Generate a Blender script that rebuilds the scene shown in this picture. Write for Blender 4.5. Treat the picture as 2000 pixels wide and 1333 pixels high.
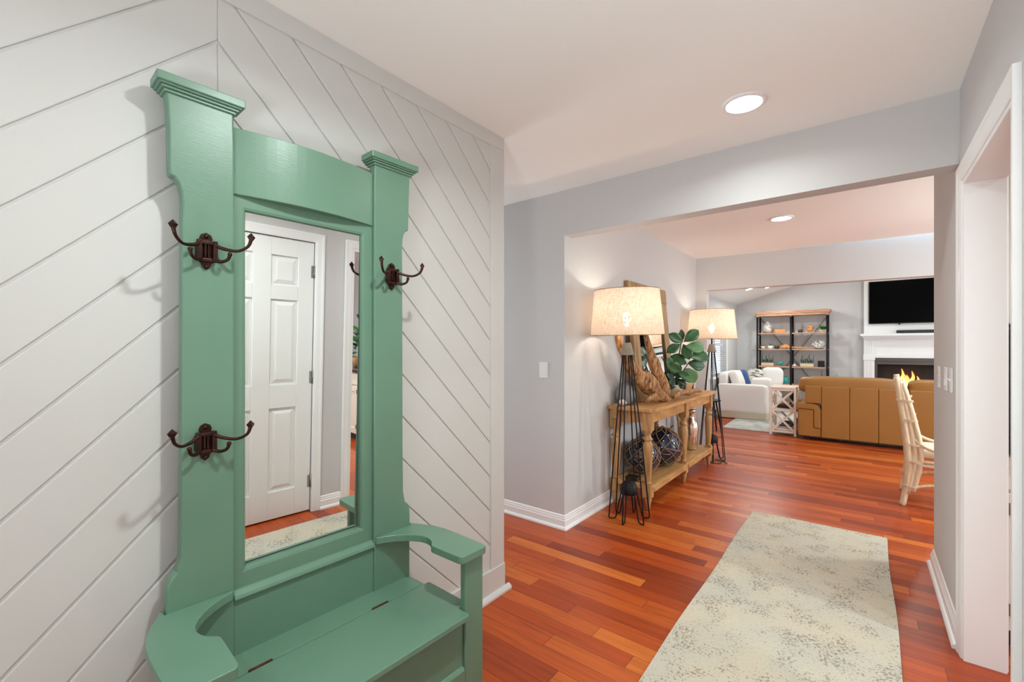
import bpy, bmesh, math, random
from mathutils import Vector, Matrix, noise
rnd = random.Random(7)
PI = math.pi
for o in list(bpy.data.objects):
    bpy.data.objects.remove(o, do_unlink=True)
scene = bpy.context.scene
COL = scene.collection

# ------------------------------------------------------------------ camera
F_PX, YAW, HY, CAM_H = 869.0, math.radians(38.33), 678.0, 1.312
cam_d = bpy.data.cameras.new('camera')
cam = bpy.data.objects.new('camera', cam_d)
COL.objects.link(cam)
cam.location = (0, 0, CAM_H)
cam.rotation_euler = (PI / 2, 0, YAW)
cam_d.sensor_fit = 'HORIZONTAL'
cam_d.sensor_width = 36.0
cam_d.lens = 36.0 * F_PX / 2000.0
cam_d.shift_y = (HY - 666.5) / 2000.0
cam_d.clip_start = 0.02
scene.camera = cam

# ------------------------------------------------------------------ view + world
scene.view_settings.view_transform = 'Standard'
scene.view_settings.look = 'None'
scene.view_settings.exposure = 0.36
scene.view_settings.gamma = 1.0
scene.view_settings.use_curve_mapping = False
scene.cycles.use_denoising = True
scene.cycles.max_bounces = 10
scene.cycles.diffuse_bounces = 6
scene.cycles.glossy_bounces = 4
scene.cycles.transmission_bounces = 6
scene.cycles.transparent_max_bounces = 12
scene.cycles.caustics_reflective = False
scene.cycles.caustics_refractive = False
scene.cycles.sample_clamp_indirect = 6.0
world = bpy.data.worlds.new('daylight')
scene.world = world
world.use_nodes = True
world.node_tree.nodes['Background'].inputs[0].default_value = (0.62, 0.78, 1.0, 1)
world.node_tree.nodes['Background'].inputs[1].default_value = 3.0

# ------------------------------------------------------------------ lights
def area(name, loc, power, color, size, rot=(0, 0, 0), size_y=None, spread=PI):
    d = bpy.data.lights.new(name, 'AREA')
    d.energy = power
    d.color = color
    d.shape = 'DISK' if size_y is None else 'RECTANGLE'
    d.size = size
    if size_y is not None:
        d.size_y = size_y
    d.spread = spread
    o = bpy.data.objects.new(name, d)
    COL.objects.link(o)
    o.location = loc
    o.rotation_euler = rot
    return o

def point(name, loc, power, color, r):
    d = bpy.data.lights.new(name, 'POINT')
    d.energy = power; d.color = color; d.shadow_soft_size = r
    o = bpy.data.objects.new(name, d)
    COL.objects.link(o); o.location = loc
    return o

LED = (0.90, 1.0, 0.965)
DAY = (0.80, 0.955, 1.0)
CANS = [(-0.434, 2.276, 3.8), (-0.50, 0.74, 13.5), (-0.45, -0.95, 5.5), (-0.565, 4.512, 2.5),
        (1.6, 4.6, 5.0), (3.2, 4.6, 8.0), (2.2, 1.2, 20.0), (1.5, 2.3, 16.0), (-3.0, 2.3, 2.0)]
for i, (x, y, p) in enumerate(CANS):
    area('downlight_lamp', (x, y, 2.425), p, LED, 0.09, spread=2.75)
# daylight: dining room, kitchen and living room windows; the entry one is added fill
area('corridor_daylight', (-3.9, 2.3, 1.1), 16.0, DAY, 1.9, (0, -PI / 2, 0), 0.75)
area('entry_fill', (-0.6, -1.86, 1.25), 5.0, DAY, 1.6, (PI / 2, 0, 0), 2.2)
area('dining_daylight', (4.4, 4.8, 1.2), 30.0, DAY, 1.9, (0, PI / 2, 0), 1.8)
area('living_daylight', (4.35, 8.6, 1.5), 75.0, (0.70, 0.88, 1.0), 3.2, (0, PI / 2, 0), 2.2)
area('kitchen_daylight', (4.4, 0.8, 1.5), 45.0, DAY, 1.2, (0, PI / 2, 0), 2.0)
# unseen fill lights added to lift hall and alcove ceilings, no fixtures
area('entry_bounce_fill', (0.0, -1.2, 0.75), 17.0, (0.86, 0.97, 1.0), 0.5, (PI - 0.80, 0.12, 0), None, 2.0)
point('dining_fill', (2.0, 4.75, 1.6), 80.0, (0.80, 1.0, 1.0), 0.14)

# ------------------------------------------------------------------ materials
def srgb(r, g, b):
    def f(c):
        c /= 255.0
        return c / 12.92 if c <= 0.04045 else ((c + 0.055) / 1.055) ** 2.4
    return (f(r), f(g), f(b), 1.0)

class NT:
    def __init__(s, name):
        s.m = bpy.data.materials.new(name)
        s.m.use_nodes = True
        s.t = s.m.node_tree
        s.b = s.t.nodes['Principled BSDF']
        s.out = s.t.nodes['Material Output']
    def n(s, kind, **kw):
        nd = s.t.nodes.new(kind)
        for k, v in kw.items():
            if isinstance(k, str) and k.startswith('i_'):
                nd.inputs[k[2:].replace('_', ' ')].default_value = v
            else:
                setattr(nd, k, v)
        return nd
    def l(s, a, b):
        s.t.links.new(a, b)
    def coord(s, scale=(1, 1, 1), rot=(0, 0, 0)):
        tc = s.n('ShaderNodeTexCoord')
        mp = s.n('ShaderNodeMapping')
        mp.inputs['Scale'].default_value = scale
        mp.inputs['Rotation'].default_value = rot
        s.l(tc.outputs['Object'], mp.inputs['Vector'])
        return mp.outputs['Vector']
    def ramp(s, fac, stops):
        r = s.n('ShaderNodeValToRGB')
        e = r.color_ramp.elements
        e[0].position, e[0].color = stops[0]
        e[1].position, e[1].color = stops[-1]
        for p, c in stops[1:-1]:
            q = e.new(p)
            q.color = c
        s.l(fac, r.inputs['Fac'])
        return r.outputs['Color']
    def math(s, op, a, b=None, c=None):
        m = s.n('ShaderNodeMath', operation=op)
        for i, v in enumerate((a, b, c)):
            if v is None:
                continue
            if isinstance(v, (int, float)):
                m.inputs[i].default_value = v
            else:
                s.l(v, m.inputs[i])
        return m.outputs[0]
    def bump(s, h, strength=0.3, dist=0.01):
        b = s.n('ShaderNodeBump')
        b.inputs['Strength'].default_value = strength
        b.inputs['Distance'].default_value = dist
        s.l(h, b.inputs['Height'])
        s.l(b.outputs['Normal'], s.b.inputs['Normal'])

def pmat(name, color, rough=0.5, metal=0.0, spec=0.5, bump=None, var=None, **kw):
    """principled material; bump=(scale,strength); var=(scale,amount) tints the colour with noise"""
    n = NT(name)
    n.b.inputs['Base Color'].default_value = color
    n.b.inputs['Roughness'].default_value = rough
    n.b.inputs['Metallic'].default_value = metal
    n.b.inputs['Specular IOR Level'].default_value = spec
    for k, v in kw.items():
        n.b.inputs[k].default_value = v
    if bump or var:
        co = n.coord()
    if var:
        tx = n.n('ShaderNodeTexNoise')
        tx.inputs['Scale'].default_value = var[0]
        tx.inputs['Detail'].default_value = 4
        n.l(co, tx.inputs['Vector'])
        a = tuple(max(0, c * (1 - var[1])) for c in color[:3]) + (1,)
        b = tuple(min(1, c * (1 + var[1])) for c in color[:3]) + (1,)
        n.l(n.ramp(tx.outputs['Fac'], [(0.3, a), (0.7, b)]), n.b.inputs['Base Color'])
    if bump:
        tx = n.n('ShaderNodeTexNoise')
        tx.inputs['Scale'].default_value = bump[0]
        tx.inputs['Detail'].default_value = 3
        n.l(co, tx.inputs['Vector'])
        n.bump(tx.outputs['Fac'], bump[1], 0.004)
    return n.m

def wood(name, stops, axis_scale, rough=0.5, bump=0.25, rings=6.0, wave=0.10):
    n = NT(name)
    co = n.coord(axis_scale)
    a = n.n('ShaderNodeTexNoise')
    a.inputs['Scale'].default_value = rings
    a.inputs['Detail'].default_value = 8
    a.inputs['Roughness'].default_value = 0.65
    n.l(co, a.inputs['Vector'])
    w = n.n('ShaderNodeTexWave', wave_type='BANDS', bands_direction='DIAGONAL')
    w.inputs['Scale'].default_value = rings * 0.5
    w.inputs['Distortion'].default_value = 6.0
    w.inputs['Detail'].default_value = 3
    n.l(co, w.inputs['Vector'])
    mx = n.math('MULTIPLY_ADD', w.outputs['Fac'], wave, n.math('MULTIPLY', a.outputs['Fac'], 1.05 - wave))
    n.l(n.ramp(mx, stops), n.b.inputs['Base Color'])
    n.b.inputs['Roughness'].default_value = rough
    n.bump(mx, bump, 0.004)
    return n.m

def floor_material():
    n = NT('cherry_floor')
    tc = n.n('ShaderNodeTexCoord')
    sp = n.n('ShaderNodeSeparateXYZ')
    n.l(tc.outputs['Object'], sp.inputs[0])
    x, y = sp.outputs[0], sp.outputs[1]
    W = 0.09
    yr = n.math('DIVIDE', y, W)
    row = n.math('FLOOR', yr)
    wn = n.n('ShaderNodeTexWhiteNoise', noise_dimensions='1D')
    n.l(row, wn.inputs['W'])
    xs = n.math('MULTIPLY_ADD', wn.outputs['Value'], 7.0, n.math('DIVIDE', x, 0.95))
    colm = n.math('FLOOR', xs)
    cv = n.n('ShaderNodeCombineXYZ')
    n.l(row, cv.inputs[0]); n.l(colm, cv.inputs[1])
    w2 = n.n('ShaderNodeTexWhiteNoise', noise_dimensions='3D')
    n.l(cv.outputs[0], w2.inputs['Vector'])
    plank = n.ramp(w2.outputs['Value'], [(0.0, srgb(134, 50, 22)), (0.12, srgb(152, 60, 25)), (0.35, srgb(172, 71, 28)),
                                        (0.62, srgb(182, 80, 31)), (0.85, srgb(192, 92, 36)), (1.0, srgb(208, 114, 48))])
    # grain stretched along x, shifted per plank
    gv = n.n('ShaderNodeCombineXYZ')
    n.l(n.math('MULTIPLY', x, 2.2), gv.inputs[0])
    n.l(n.math('MULTIPLY', y, 34.0), gv.inputs[1])
    n.l(n.math('MULTIPLY', w2.outputs['Value'], 60.0), gv.inputs[2])
    g = n.n('ShaderNodeTexNoise')
    g.inputs['Scale'].default_value = 1.4
    g.inputs['Detail'].default_value = 7
    g.inputs['Distortion'].default_value = 0.6
    n.l(gv.outputs[0], g.inputs['Vector'])
    gr = n.ramp(g.outputs['Fac'], [(0.25, (0.62, 0.56, 0.54, 1)), (0.5, (0.97, 0.97, 0.97, 1)), (0.75, (1.16, 1.15, 1.12, 1))])
    mx = n.n('ShaderNodeMix', data_type='RGBA', blend_type='MULTIPLY')
    mx.inputs[0].default_value = 0.8
    n.l(plank, mx.inputs[6]); n.l(gr, mx.inputs[7])
    # joints
    fy = n.math('FRACT', yr)
    fx = n.math('FRACT', xs)
    jy = n.math('LESS_THAN', n.math('ABSOLUTE', n.math('SUBTRACT', fy, 0.5)), 0.488)
    jx = n.math('LESS_THAN', n.math('ABSOLUTE', n.math('SUBTRACT', fx, 0.5)), 0.4988)
    j = n.math('MULTIPLY', jy, jx)
    m2 = n.n('ShaderNodeMix', data_type='RGBA', blend_type='MIX')
    n.l(j, m2.inputs[0])
    m2.inputs[6].default_value = srgb(92, 34, 18)
    n.l(mx.outputs[2], m2.inputs[7])
    n.l(m2.outputs[2], n.b.inputs['Base Color'])
    n.b.inputs['Roughness'].default_value = 0.3
    n.b.inputs['Specular IOR Level'].default_value = 0.32
    n.bump(n.math('MULTIPLY_ADD', j, 0.6, n.math('MULTIPLY', g.outputs['Fac'], 0.15)), 0.12, 0.002)
    return n.m

def rug_material(name, base, base2, fleck, density=0.5):
    n = NT(name)
    co = n.coord()
    big = n.n('ShaderNodeTexNoise'); big.inputs['Scale'].default_value = 3.2; big.inputs['Detail'].default_value = 3
    n.l(co, big.inputs['Vector'])
    mid = n.n('ShaderNodeTexNoise'); mid.inputs['Scale'].default_value = 7.5; mid.inputs['Detail'].default_value = 2
    n.l(co, mid.inputs['Vector'])
    fine = n.n('ShaderNodeTexNoise'); fine.inputs['Scale'].default_value = 95; fine.inputs['Detail'].default_value = 4; fine.inputs['Roughness'].default_value = 0.7
    n.l(co, fine.inputs['Vector'])
    weave = n.n('ShaderNodeTexNoise'); weave.inputs['Scale'].default_value = 260
    n.l(co, weave.inputs['Vector'])
    ground = n.ramp(big.outputs['Fac'], [(0.35, base), (0.65, base2)])
    cl = n.ramp(mid.outputs['Fac'], [(0.42, (0, 0, 0, 1)), (0.62, (1, 1, 1, 1))])
    clv = n.math('MULTIPLY', cl, 0.11)
    mask = n.ramp(n.math('ADD', fine.outputs['Fac'], clv), [(0.63 - 0.06 * density, (0, 0, 0, 1)), (0.70 - 0.06 * density, (1, 1, 1, 1))])
    mk = n.math('MULTIPLY', mask, 0.62)
    m = n.n('ShaderNodeMix', data_type='RGBA')
    n.l(mk, m.inputs[0]); n.l(ground, m.inputs[6]); m.inputs[7].default_value = fleck
    m2 = n.n('ShaderNodeMix', data_type='RGBA', blend_type='MULTIPLY'); m2.inputs[0].default_value = 0.5
    n.l(m.outputs[2], m2.inputs[6])
    n.l(n.ramp(weave.outputs['Fac'], [(0.3, (0.8, 0.8, 0.8, 1)), (0.7, (1.1, 1.1, 1.1, 1))]), m2.inputs[7])
    n.l(m2.outputs[2], n.b.inputs['Base Color'])
    n.b.inputs['Roughness'].default_value = 0.95
    n.b.inputs['Specular IOR Level'].default_value = 0.1
    n.bump(weave.outputs['Fac'], 0.5, 0.003)
    return n.m

def shade_material():
    n = NT('burlap_shade')
    co = n.coord()
    t = n.t
    w1 = n.n('ShaderNodeTexNoise'); w1.inputs['Scale'].default_value = 1.0; w1.inputs['Detail'].default_value = 3
    mp1 = n.coord((26, 26, 340)); n.l(mp1, w1.inputs['Vector'])
    w2 = n.n('ShaderNodeTexNoise'); w2.inputs['Scale'].default_value = 1.0; w2.inputs['Detail'].default_value = 2
    mp2 = n.coord((230, 230, 9)); n.l(mp2, w2.inputs['Vector'])
    s = n.math('MULTIPLY', n.math('ADD', w1.outputs['Fac'], w2.outputs['Fac']), 0.5)
    col = n.ramp(s, [(0.38, srgb(206, 182, 158)), (0.6, srgb(242, 228, 212))])
    df = n.n('ShaderNodeBsdfDiffuse'); tr = n.n('ShaderNodeBsdfTranslucent'); tp = n.n('ShaderNodeBsdfTransparent')
    n.l(col, df.inputs[0]); n.l(col, tr.inputs[0])
    a = n.n('ShaderNodeMixShader'); a.inputs[0].default_value = 0.40
    n.l(df.outputs[0], a.inputs[1]); n.l(tr.outputs[0], a.inputs[2])
    b = n.n('ShaderNodeMixShader')
    n.l(n.math('MULTIPLY', n.math('GREATER_THAN', s, 0.50), 0.12), b.inputs[0])
    n.l(a.outputs[0], b.inputs[1]); n.l(tp.outputs[0], b.inputs[2])
    n.l(b.outputs[0], n.out.inputs['Surface'])
    return n.m

def emit(name, color, strength):
    n = NT(name)
    n.b.inputs['Base Color'].default_value = (0.8, 0.8, 0.8, 1)
    n.b.inputs['Emission Color'].default_value = color
    n.b.inputs['Emission Strength'].default_value = strength
    return n.m

def glass(name, color=(1, 1, 1, 1), rough=0.02, ior=1.45):
    return pmat(name, color, rough, **{'Transmission Weight': 1.0, 'IOR': ior})

M = {}
M['wall'] = pmat('grey_wall_paint', srgb(203, 201, 201), 0.75, spec=0.25, bump=(140, 0.06))
M['shiplap'] = pmat('white_shiplap_paint', srgb(206, 205, 202), 0.5, spec=0.35, bump=(60, 0.04))
M['ceiling'] = pmat('ceiling_paint', srgb(243, 241, 238), 0.9, spec=0.1, bump=(90, 0.06))
M['trim'] = pmat('white_trim_paint', srgb(235, 234, 234), 0.35, spec=0.45)
M['door'] = pmat('white_door_paint', srgb(235, 235, 234), 0.38)
M['floor'] = floor_material()
M['rug'] = rug_material('runner_wool', srgb(208, 198, 178), srgb(196, 192, 180), srgb(108, 88, 74), 0.5)
M['rug2'] = rug_material('living_rug_wool', srgb(214, 210, 198), srgb(196, 200, 198), srgb(96, 104, 116), 1.1)
def green_paint():
    n = NT('green_satin_paint')
    co = n.coord((1, 1, 1))
    a = n.n('ShaderNodeTexNoise'); a.inputs['Scale'].default_value = 3.0; a.inputs['Detail'].default_value = 3
    n.l(co, a.inputs['Vector'])
    n.l(n.ramp(a.outputs['Fac'], [(0.35, srgb(101, 135, 115)), (0.65, srgb(106, 140, 119))]), n.b.inputs['Base Color'])
    st = n.n('ShaderNodeTexNoise'); st.inputs['Scale'].default_value = 1.0; st.inputs['Detail'].default_value = 5
    n.l(n.coord((30, 30, 260)), st.inputs['Vector'])
    n.bump(st.outputs['Fac'], 0.10, 0.002)
    n.b.inputs['Roughness'].default_value = 0.33
    n.b.inputs['Specular IOR Level'].default_value = 0.45
    return n.m
M['green'] = green_paint()
M['mirror'] = pmat('mirror_silver', (0.93, 0.95, 0.94, 1), 0.0, 1.0)
M['bronze'] = pmat('oiled_bronze', srgb(60, 34, 26), 0.34, 0.7, bump=(90, 0.15), var=(40, 0.45))
M['rust'] = pmat('rusty_hinge', srgb(84, 50, 36), 0.6, 0.5, var=(80, 0.4))
M['nickel'] = pmat('satin_nickel', srgb(150, 148, 142), 0.35, 0.9)
M['black_metal'] = pmat('black_iron', srgb(30, 27, 28), 0.45, 0.6)
M['black'] = pmat('black_plastic', srgb(16, 16, 17), 0.4)
M['screen'] = pmat('television_screen', (0.001, 0.001, 0.001, 1), 0.3, spec=0.03)
M['concrete'] = pmat('grey_concrete', srgb(138, 132, 124), 0.8, var=(30, 0.12))
M['shade'] = shade_material()
M['honey'] = wood('honey_oak', [(0.25, srgb(150, 102, 58)), (0.5, srgb(190, 140, 86)), (0.75, srgb(214, 170, 112))], (30, 2.5, 6), 0.5, 0.15, 1.4)
M['honey_v'] = wood('honey_oak_turned', [(0.25, srgb(140, 96, 58)), (0.5, srgb(184, 138, 88)), (0.75, srgb(206, 166, 112))], (18, 18, 3), 0.5, 0.15, 1.4)
M['reclaimed'] = wood('reclaimed_pine', [(0.25, srgb(112, 84, 58)), (0.5, srgb(166, 132, 96)), (0.75, srgb(192, 162, 124))], (16, 16, 3.0), 0.8, 0.4, 1.6)
M['driftwood'] = wood('driftwood', [(0.34, srgb(70, 42, 26)), (0.5, srgb(152, 104, 64)), (0.68, srgb(204, 162, 112))], (22, 22, 5), 0.75, 0.9, 2.2, 0.0)
M['rattan'] = wood('whitewashed_rattan', [(0.2, srgb(188, 160, 124)), (0.6, srgb(226, 206, 176)), (0.85, srgb(236, 222, 198))], (20, 20, 4), 0.55, 0.2, 2.0)
M['leaf'] = pmat('fig_leaf', srgb(46, 92, 48), 0.35, var=(14, 0.3))
M['leaf_lite'] = pmat('pale_fig_leaf', srgb(92, 138, 84), 0.4, var=(14, 0.2))
M['leaf_dark'] = pmat('dark_leaf', srgb(28, 56, 36), 0.45, var=(20, 0.3))
M['bright_leaf'] = pmat('bright_leaf', srgb(70, 150, 60), 0.4, var=(18, 0.3))
M['stem'] = pmat('plant_stem', srgb(84, 70, 46), 0.7)
M['pot'] = pmat('cream_pot', srgb(214, 196, 166), 0.6, var=(20, 0.1))
M['grey_ceramic'] = pmat('grey_ceramic', srgb(132, 134, 138), 0.5, var=(12, 0.12))
M['white_ceramic'] = pmat('white_ceramic', srgb(232, 228, 222), 0.4)
M['glass'] = glass('clear_glass')
M['blue_glass'] = pmat('blue_glass', srgb(10, 46, 84), 0.06, 0.0, **{'Transmission Weight': 0.35, 'Coat Weight': 1.0})
M['rope'] = pmat('jute_rope', srgb(170, 136, 96), 0.9, bump=(300, 0.8), var=(60, 0.2))
M['mercury'] = pmat('mercury_glass', srgb(226, 206, 186), 0.16, 0.95, bump=(50, 0.4), var=(22, 0.4))
M['leather'] = pmat('tan_leather', srgb(158, 110, 52), 0.42, spec=0.4, bump=(220, 0.12), var=(3, 0.05))
M['slip'] = pmat('white_slipcover', srgb(232, 226, 222), 0.9, spec=0.1, bump=(40, 0.1))
M['linen'] = pmat('beige_skirt', srgb(206, 196, 176), 0.9, spec=0.1)
M['blue_fab'] = pmat('blue_linen', srgb(66, 92, 140), 0.9, var=(30, 0.15))
M['whitewash'] = pmat('whitewashed_wood', srgb(228, 212, 198), 0.6, var=(16, 0.08), bump=(60, 0.2))
M['pinkwood'] = wood('weathered_mango', [(0.25, srgb(150, 104, 80)), (0.5, srgb(190, 142, 114)), (0.75, srgb(214, 172, 144))], (3, 20, 20), 0.6, 0.2, 1.6)
M['amber'] = pmat('amber_wood', srgb(206, 142, 84), 0.5, var=(30, 0.3))
M['teal'] = pmat('teal_glaze', srgb(62, 160, 158), 0.3, var=(20, 0.2))
M['brown_dark'] = pmat('dark_brown_pot', srgb(58, 40, 36), 0.5)
M['geode'] = pmat('silvered_shell', srgb(204, 196, 188), 0.3, 0.4, bump=(26, 0.9), var=(14, 0.35))
M['firebox'] = pmat('soot_firebox', srgb(40, 26, 20), 0.8, var=(8, 0.3))
M['steel'] = pmat('brushed_surround', srgb(96, 88, 84), 0.4, 0.7)
M['granite'] = pmat('black_granite', srgb(26, 28, 28), 0.15, var=(60, 0.6))
M['cabinet'] = pmat('cream_cabinet', srgb(226, 220, 206), 0.45)
M['lens'] = emit('led_lens', (1.0, 0.95, 0.88, 1), 14.0)
M['bulb'] = emit('warm_bulb', (1.0, 0.84, 0.62, 1), 16.0)
M['cord'] = pmat('black_cord', srgb(20, 18, 18), 0.5)
M['seat_cloth'] = pmat('cream_cushion', srgb(226, 214, 196), 0.9)

# ------------------------------------------------------------------ mesh builder
class MB:
    def __init__(s):
        s.v, s.f, s.sm = [], [], []
    def add(s, vs, fs, smooth=False):
        b = len(s.v)
        s.v += [tuple(v) for v in vs]
        for f in fs:
            s.f.append(tuple(i + b for i in f))
            s.sm.append(smooth)
        return s
    def box(s, x0, x1, y0, y1, z0, z1):
        vs = [(x, y, z) for x in (x0, x1) for y in (y0, y1) for z in (z0, z1)]
        return s.add(vs, [(0, 1, 3, 2), (4, 6, 7, 5), (0, 4, 5, 1), (2, 3, 7, 6), (0, 2, 6, 4), (1, 5, 7, 3)])
    def bar(s, p0, p1, w, h, up=(0, 0, 1)):
        """rectangular bar from p0 to p1; w across, h along 'up'"""
        p0, p1 = Vector(p0), Vector(p1)
        d = (p1 - p0).normalized()
        u = Vector(up)
        a = d.cross(u).normalized()
        u = a.cross(d).normalized()
        vs = []
        for p in (p0, p1):
            for sa, su in ((-1, -1), (1, -1), (1, 1), (-1, 1)):
                vs.append(p + a * sa * w / 2 + u * su * h / 2)
        return s.add(vs, [(0, 1, 2, 3), (7, 6, 5, 4), (0, 4, 5, 1), (1, 5, 6, 2), (2, 6, 7, 3), (3, 7, 4, 0)])
    def tube(s, pts, r, n=8, closed=False, smooth=True):
        pts = [Vector(p) for p in pts]
        k = len(pts)
        rs = r if isinstance(r, (list, tuple)) else [r] * k
        vs, fs = [], []
        prev = None
        for i, p in enumerate(pts):
            if closed:
                d = pts[(i + 1) % k] - pts[i - 1]
            else:
                d = pts[min(i + 1, k - 1)] - pts[max(i - 1, 0)]
            if d.length < 1e-9:
                d = Vector((0, 0, 1))
            d.normalize()
            if prev is None:
                a = d.orthogonal().normalized()
            else:
                a = prev - d * prev.dot(d)
                a = d.orthogonal() if a.length < 1e-6 else a
                a.normalize()
            prev = a
            b = d.cross(a)
            for j in range(n):
                t = 2 * PI * j / n
                vs.append(p + (a * math.cos(t) + b * math.sin(t)) * rs[i])
        rng = k if closed else k - 1
        for i in range(rng):
            for j in range(n):
                q = (i + 1) % k
                fs.append((i * n + j, i * n + (j + 1) % n, q * n + (j + 1) % n, q * n + j))
        s.add(vs, fs, smooth)
        if not closed:
            b0 = len(s.v) - k * n
            s.f.append(tuple(b0 + j for j in reversed(range(n)))); s.sm.append(False)
            s.f.append(tuple(b0 + (k - 1) * n + j for j in range(n))); s.sm.append(False)
        return s
    def lathe(s, prof, c=(0, 0, 0), n=24, smooth=True, sx=1.0, sy=1.0, cap=True):
        vs, fs = [], []
        for r, z in prof:
            for j in range(n):
                t = 2 * PI * j / n
                vs.append((c[0] + r * math.cos(t) * sx, c[1] + r * math.sin(t) * sy, c[2] + z))
        for i in range(len(prof) - 1):
            for j in range(n):
                fs.append((i * n + j, i * n + (j + 1) % n, (i + 1) * n + (j + 1) % n, (i + 1) * n + j))
        if cap:
            fs.append(tuple(reversed(range(n))))
            fs.append(tuple((len(prof) - 1) * n + j for j in range(n)))
        return s.add(vs, fs, smooth)
    def prism(s, poly, axis, a, b):
        """poly of 2D points; axis 'x': (y,z) extruded x a..b ; 'y': (x,z) ; 'z': (x,y)"""
        def P(p, t):
            return {'x': (t, p[0], p[1]), 'y': (p[0], t, p[1]), 'z': (p[0], p[1], t)}[axis]
        n = len(poly)
        vs = [P(p, a) for p in poly] + [P(p, b) for p in poly]
        fs = [tuple(range(n)), tuple(reversed(range(n, 2 * n)))]
        fs += [(i, i + n, (i + 1) % n + n, (i + 1) % n) for i in range(n)]
        return s.add(vs, fs)
    def blob(s, c, r, nu=20, nv=12, e=1.0, nz=0.0, ns=3.0, seed=0.0, rot=None):
        """superellipsoid; e<1 boxier; nz noise amount"""
        def pw(x):
            return math.copysign(abs(x) ** e, x)
        vs, fs = [], []
        for i in range(nv + 1):
            ph = -PI / 2 + PI * i / nv
            for j in range(nu):
                th = 2 * PI * j / nu
                p = Vector((r[0] * pw(math.cos(ph)) * pw(math.cos(th)), r[1] * pw(math.cos(ph)) * pw(math.sin(th)), r[2] * pw(math.sin(ph))))
                if nz:
                    q = noise.noise(p * ns / max(r) + Vector((seed, seed * 2, 0)))
                    p = p * (1 + nz * q)
                if rot is not None:
                    p = rot @ p
                vs.append(p + Vector(c))
        for i in range(nv):
            for j in range(nu):
                fs.append((i * nu + j, i * nu + (j + 1) % nu, (i + 1) * nu + (j + 1) % nu, (i + 1) * nu + j))
        return s.add(vs, fs, True)
    def leaf(s, base, d, nrm, L, W, curl=0.15, n=7):
        base, d = Vector(base), Vector(d).normalized()
        nrm = Vector(nrm)
        nrm = (nrm - d * nrm.dot(d)).normalized()
        sd = d.cross(nrm)
        vs, fs = [], []
        for i in range(n + 1):
            t = i / n
            w = W / 2 * math.sin(PI * min(1, t * 1.0) ** 1.25) ** 0.75 if 0 < t < 1 else 0.001
            c = base + d * (L * t) + nrm * (-curl * L * t * t)
            for k in (-1, -0.5, 0, 0.5, 1):
                vs.append(c + sd * (w * k) + nrm * (abs(k) * w * 0.22))
        for i in range(n):
            for k in range(4):
                fs.append((i * 5 + k, i * 5 + k + 1, (i + 1) * 5 + k + 1, (i + 1) * 5 + k))
        return s.add(vs, fs, True)
    def build(s, name, mat, parent=None, bevel=0.0, seg=2, loc=None, subsurf=0, solid=0.0, recalc=True, ang=0.6):
        me = bpy.data.meshes.new(name)
        vs = s.v
        if loc is not None:
            L = Vector(loc)
            vs = [tuple(Vector(v) - L) for v in vs]
        me.from_pydata(vs, [], s.f)
        me.polygons.foreach_set('use_smooth', s.sm)
        me.update()
        if recalc:
            bm = bmesh.new(); bm.from_mesh(me)
            bmesh.ops.recalc_face_normals(bm, faces=bm.faces)
            bm.to_mesh(me); bm.free()
        o = bpy.data.objects.new(name, me)
        if isinstance(mat, (list, tuple)):
            for q in mat:
                me.materials.append(q)
        else:
            me.materials.append(mat)
        COL.objects.link(o)
        if loc is not None:
            o.location = loc
        if parent is not None:
            o.parent = parent
        if solid:
            md = o.modifiers.new('solid', 'SOLIDIFY'); md.thickness = solid
        if bevel:
            md = o.modifiers.new('bevel', 'BEVEL'); md.width = bevel; md.segments = seg
            md.limit_method = 'ANGLE'; md.angle_limit = ang
        if subsurf:
            md = o.modifiers.new('sub', 'SUBSURF'); md.levels = subsurf; md.render_levels = subsurf
        return o

def tag(o, label, cat, group=None, kind=None):
    o['label'] = label
    o['category'] = cat
    if group: o['group'] = group
    if kind: o['kind'] = kind
    return o
def struct(o, label=None):
    o['kind'] = 'structure'
    if label: o['label'] = label
    return o
def thing(name, label, cat, loc=(0, 0, 0), rz=0.0, group=None):
    o = bpy.data.objects.new(name, None)
    o.empty_display_size = 0.1
    COL.objects.link(o)
    o.location = loc
    o.rotation_euler = (0, 0, rz)
    return tag(o, label, cat, group)
def copy_tree(o, loc=None, rz=None, label=None, group=None, parent=None):
    c = o.copy(); COL.objects.link(c)
    c.parent = parent
    if loc is not None: c.location = loc
    if rz is not None: c.rotation_euler = (0, 0, rz)
    if label: c['label'] = label
    if group: c['group'] = group
    for ch in list(o.children):
        copy_tree(ch, parent=c)
    return c
def catmull(pts, m=6):
    P = [Vector(p) for p in pts]
    out = []
    for i in range(len(P) - 1):
        a = P[max(i - 1, 0)]; b = P[i]; c = P[i + 1]; d = P[min(i + 2, len(P) - 1)]
        for k in range(m):
            t = k / m
            out.append(0.5 * ((2 * b) + (c - a) * t + (2 * a - 5 * b + 4 * c - d) * t * t + (3 * b - a - 3 * c + d) * t ** 3))
    out.append(P[-1])
    return out
def lerp_list(vals, n):
    out = []
    for i in range(n):
        t = i / (n - 1) * (len(vals) - 1)
        k = min(int(t), len(vals) - 2)
        out.append(vals[k] + (vals[k + 1] - vals[k]) * (t - k))
    return out

# ================================================================== THE SETTING
CH = 2.44
XL, XR = -1.53, 0.33          # hall side walls
YH = 2.745                    # wall with the wide opening
struct(MB().box(-4.1, 4.6, -2.0, 11.2, -0.08, 0.0).build('floor', M['floor']), 'orange cherry plank floor')
m = MB().box(-4.1, 4.6, -2.0, 6.02, CH, CH + 0.1)
struct(m.build('ceiling', M['ceiling']), 'flat off-white hall ceiling')
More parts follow.
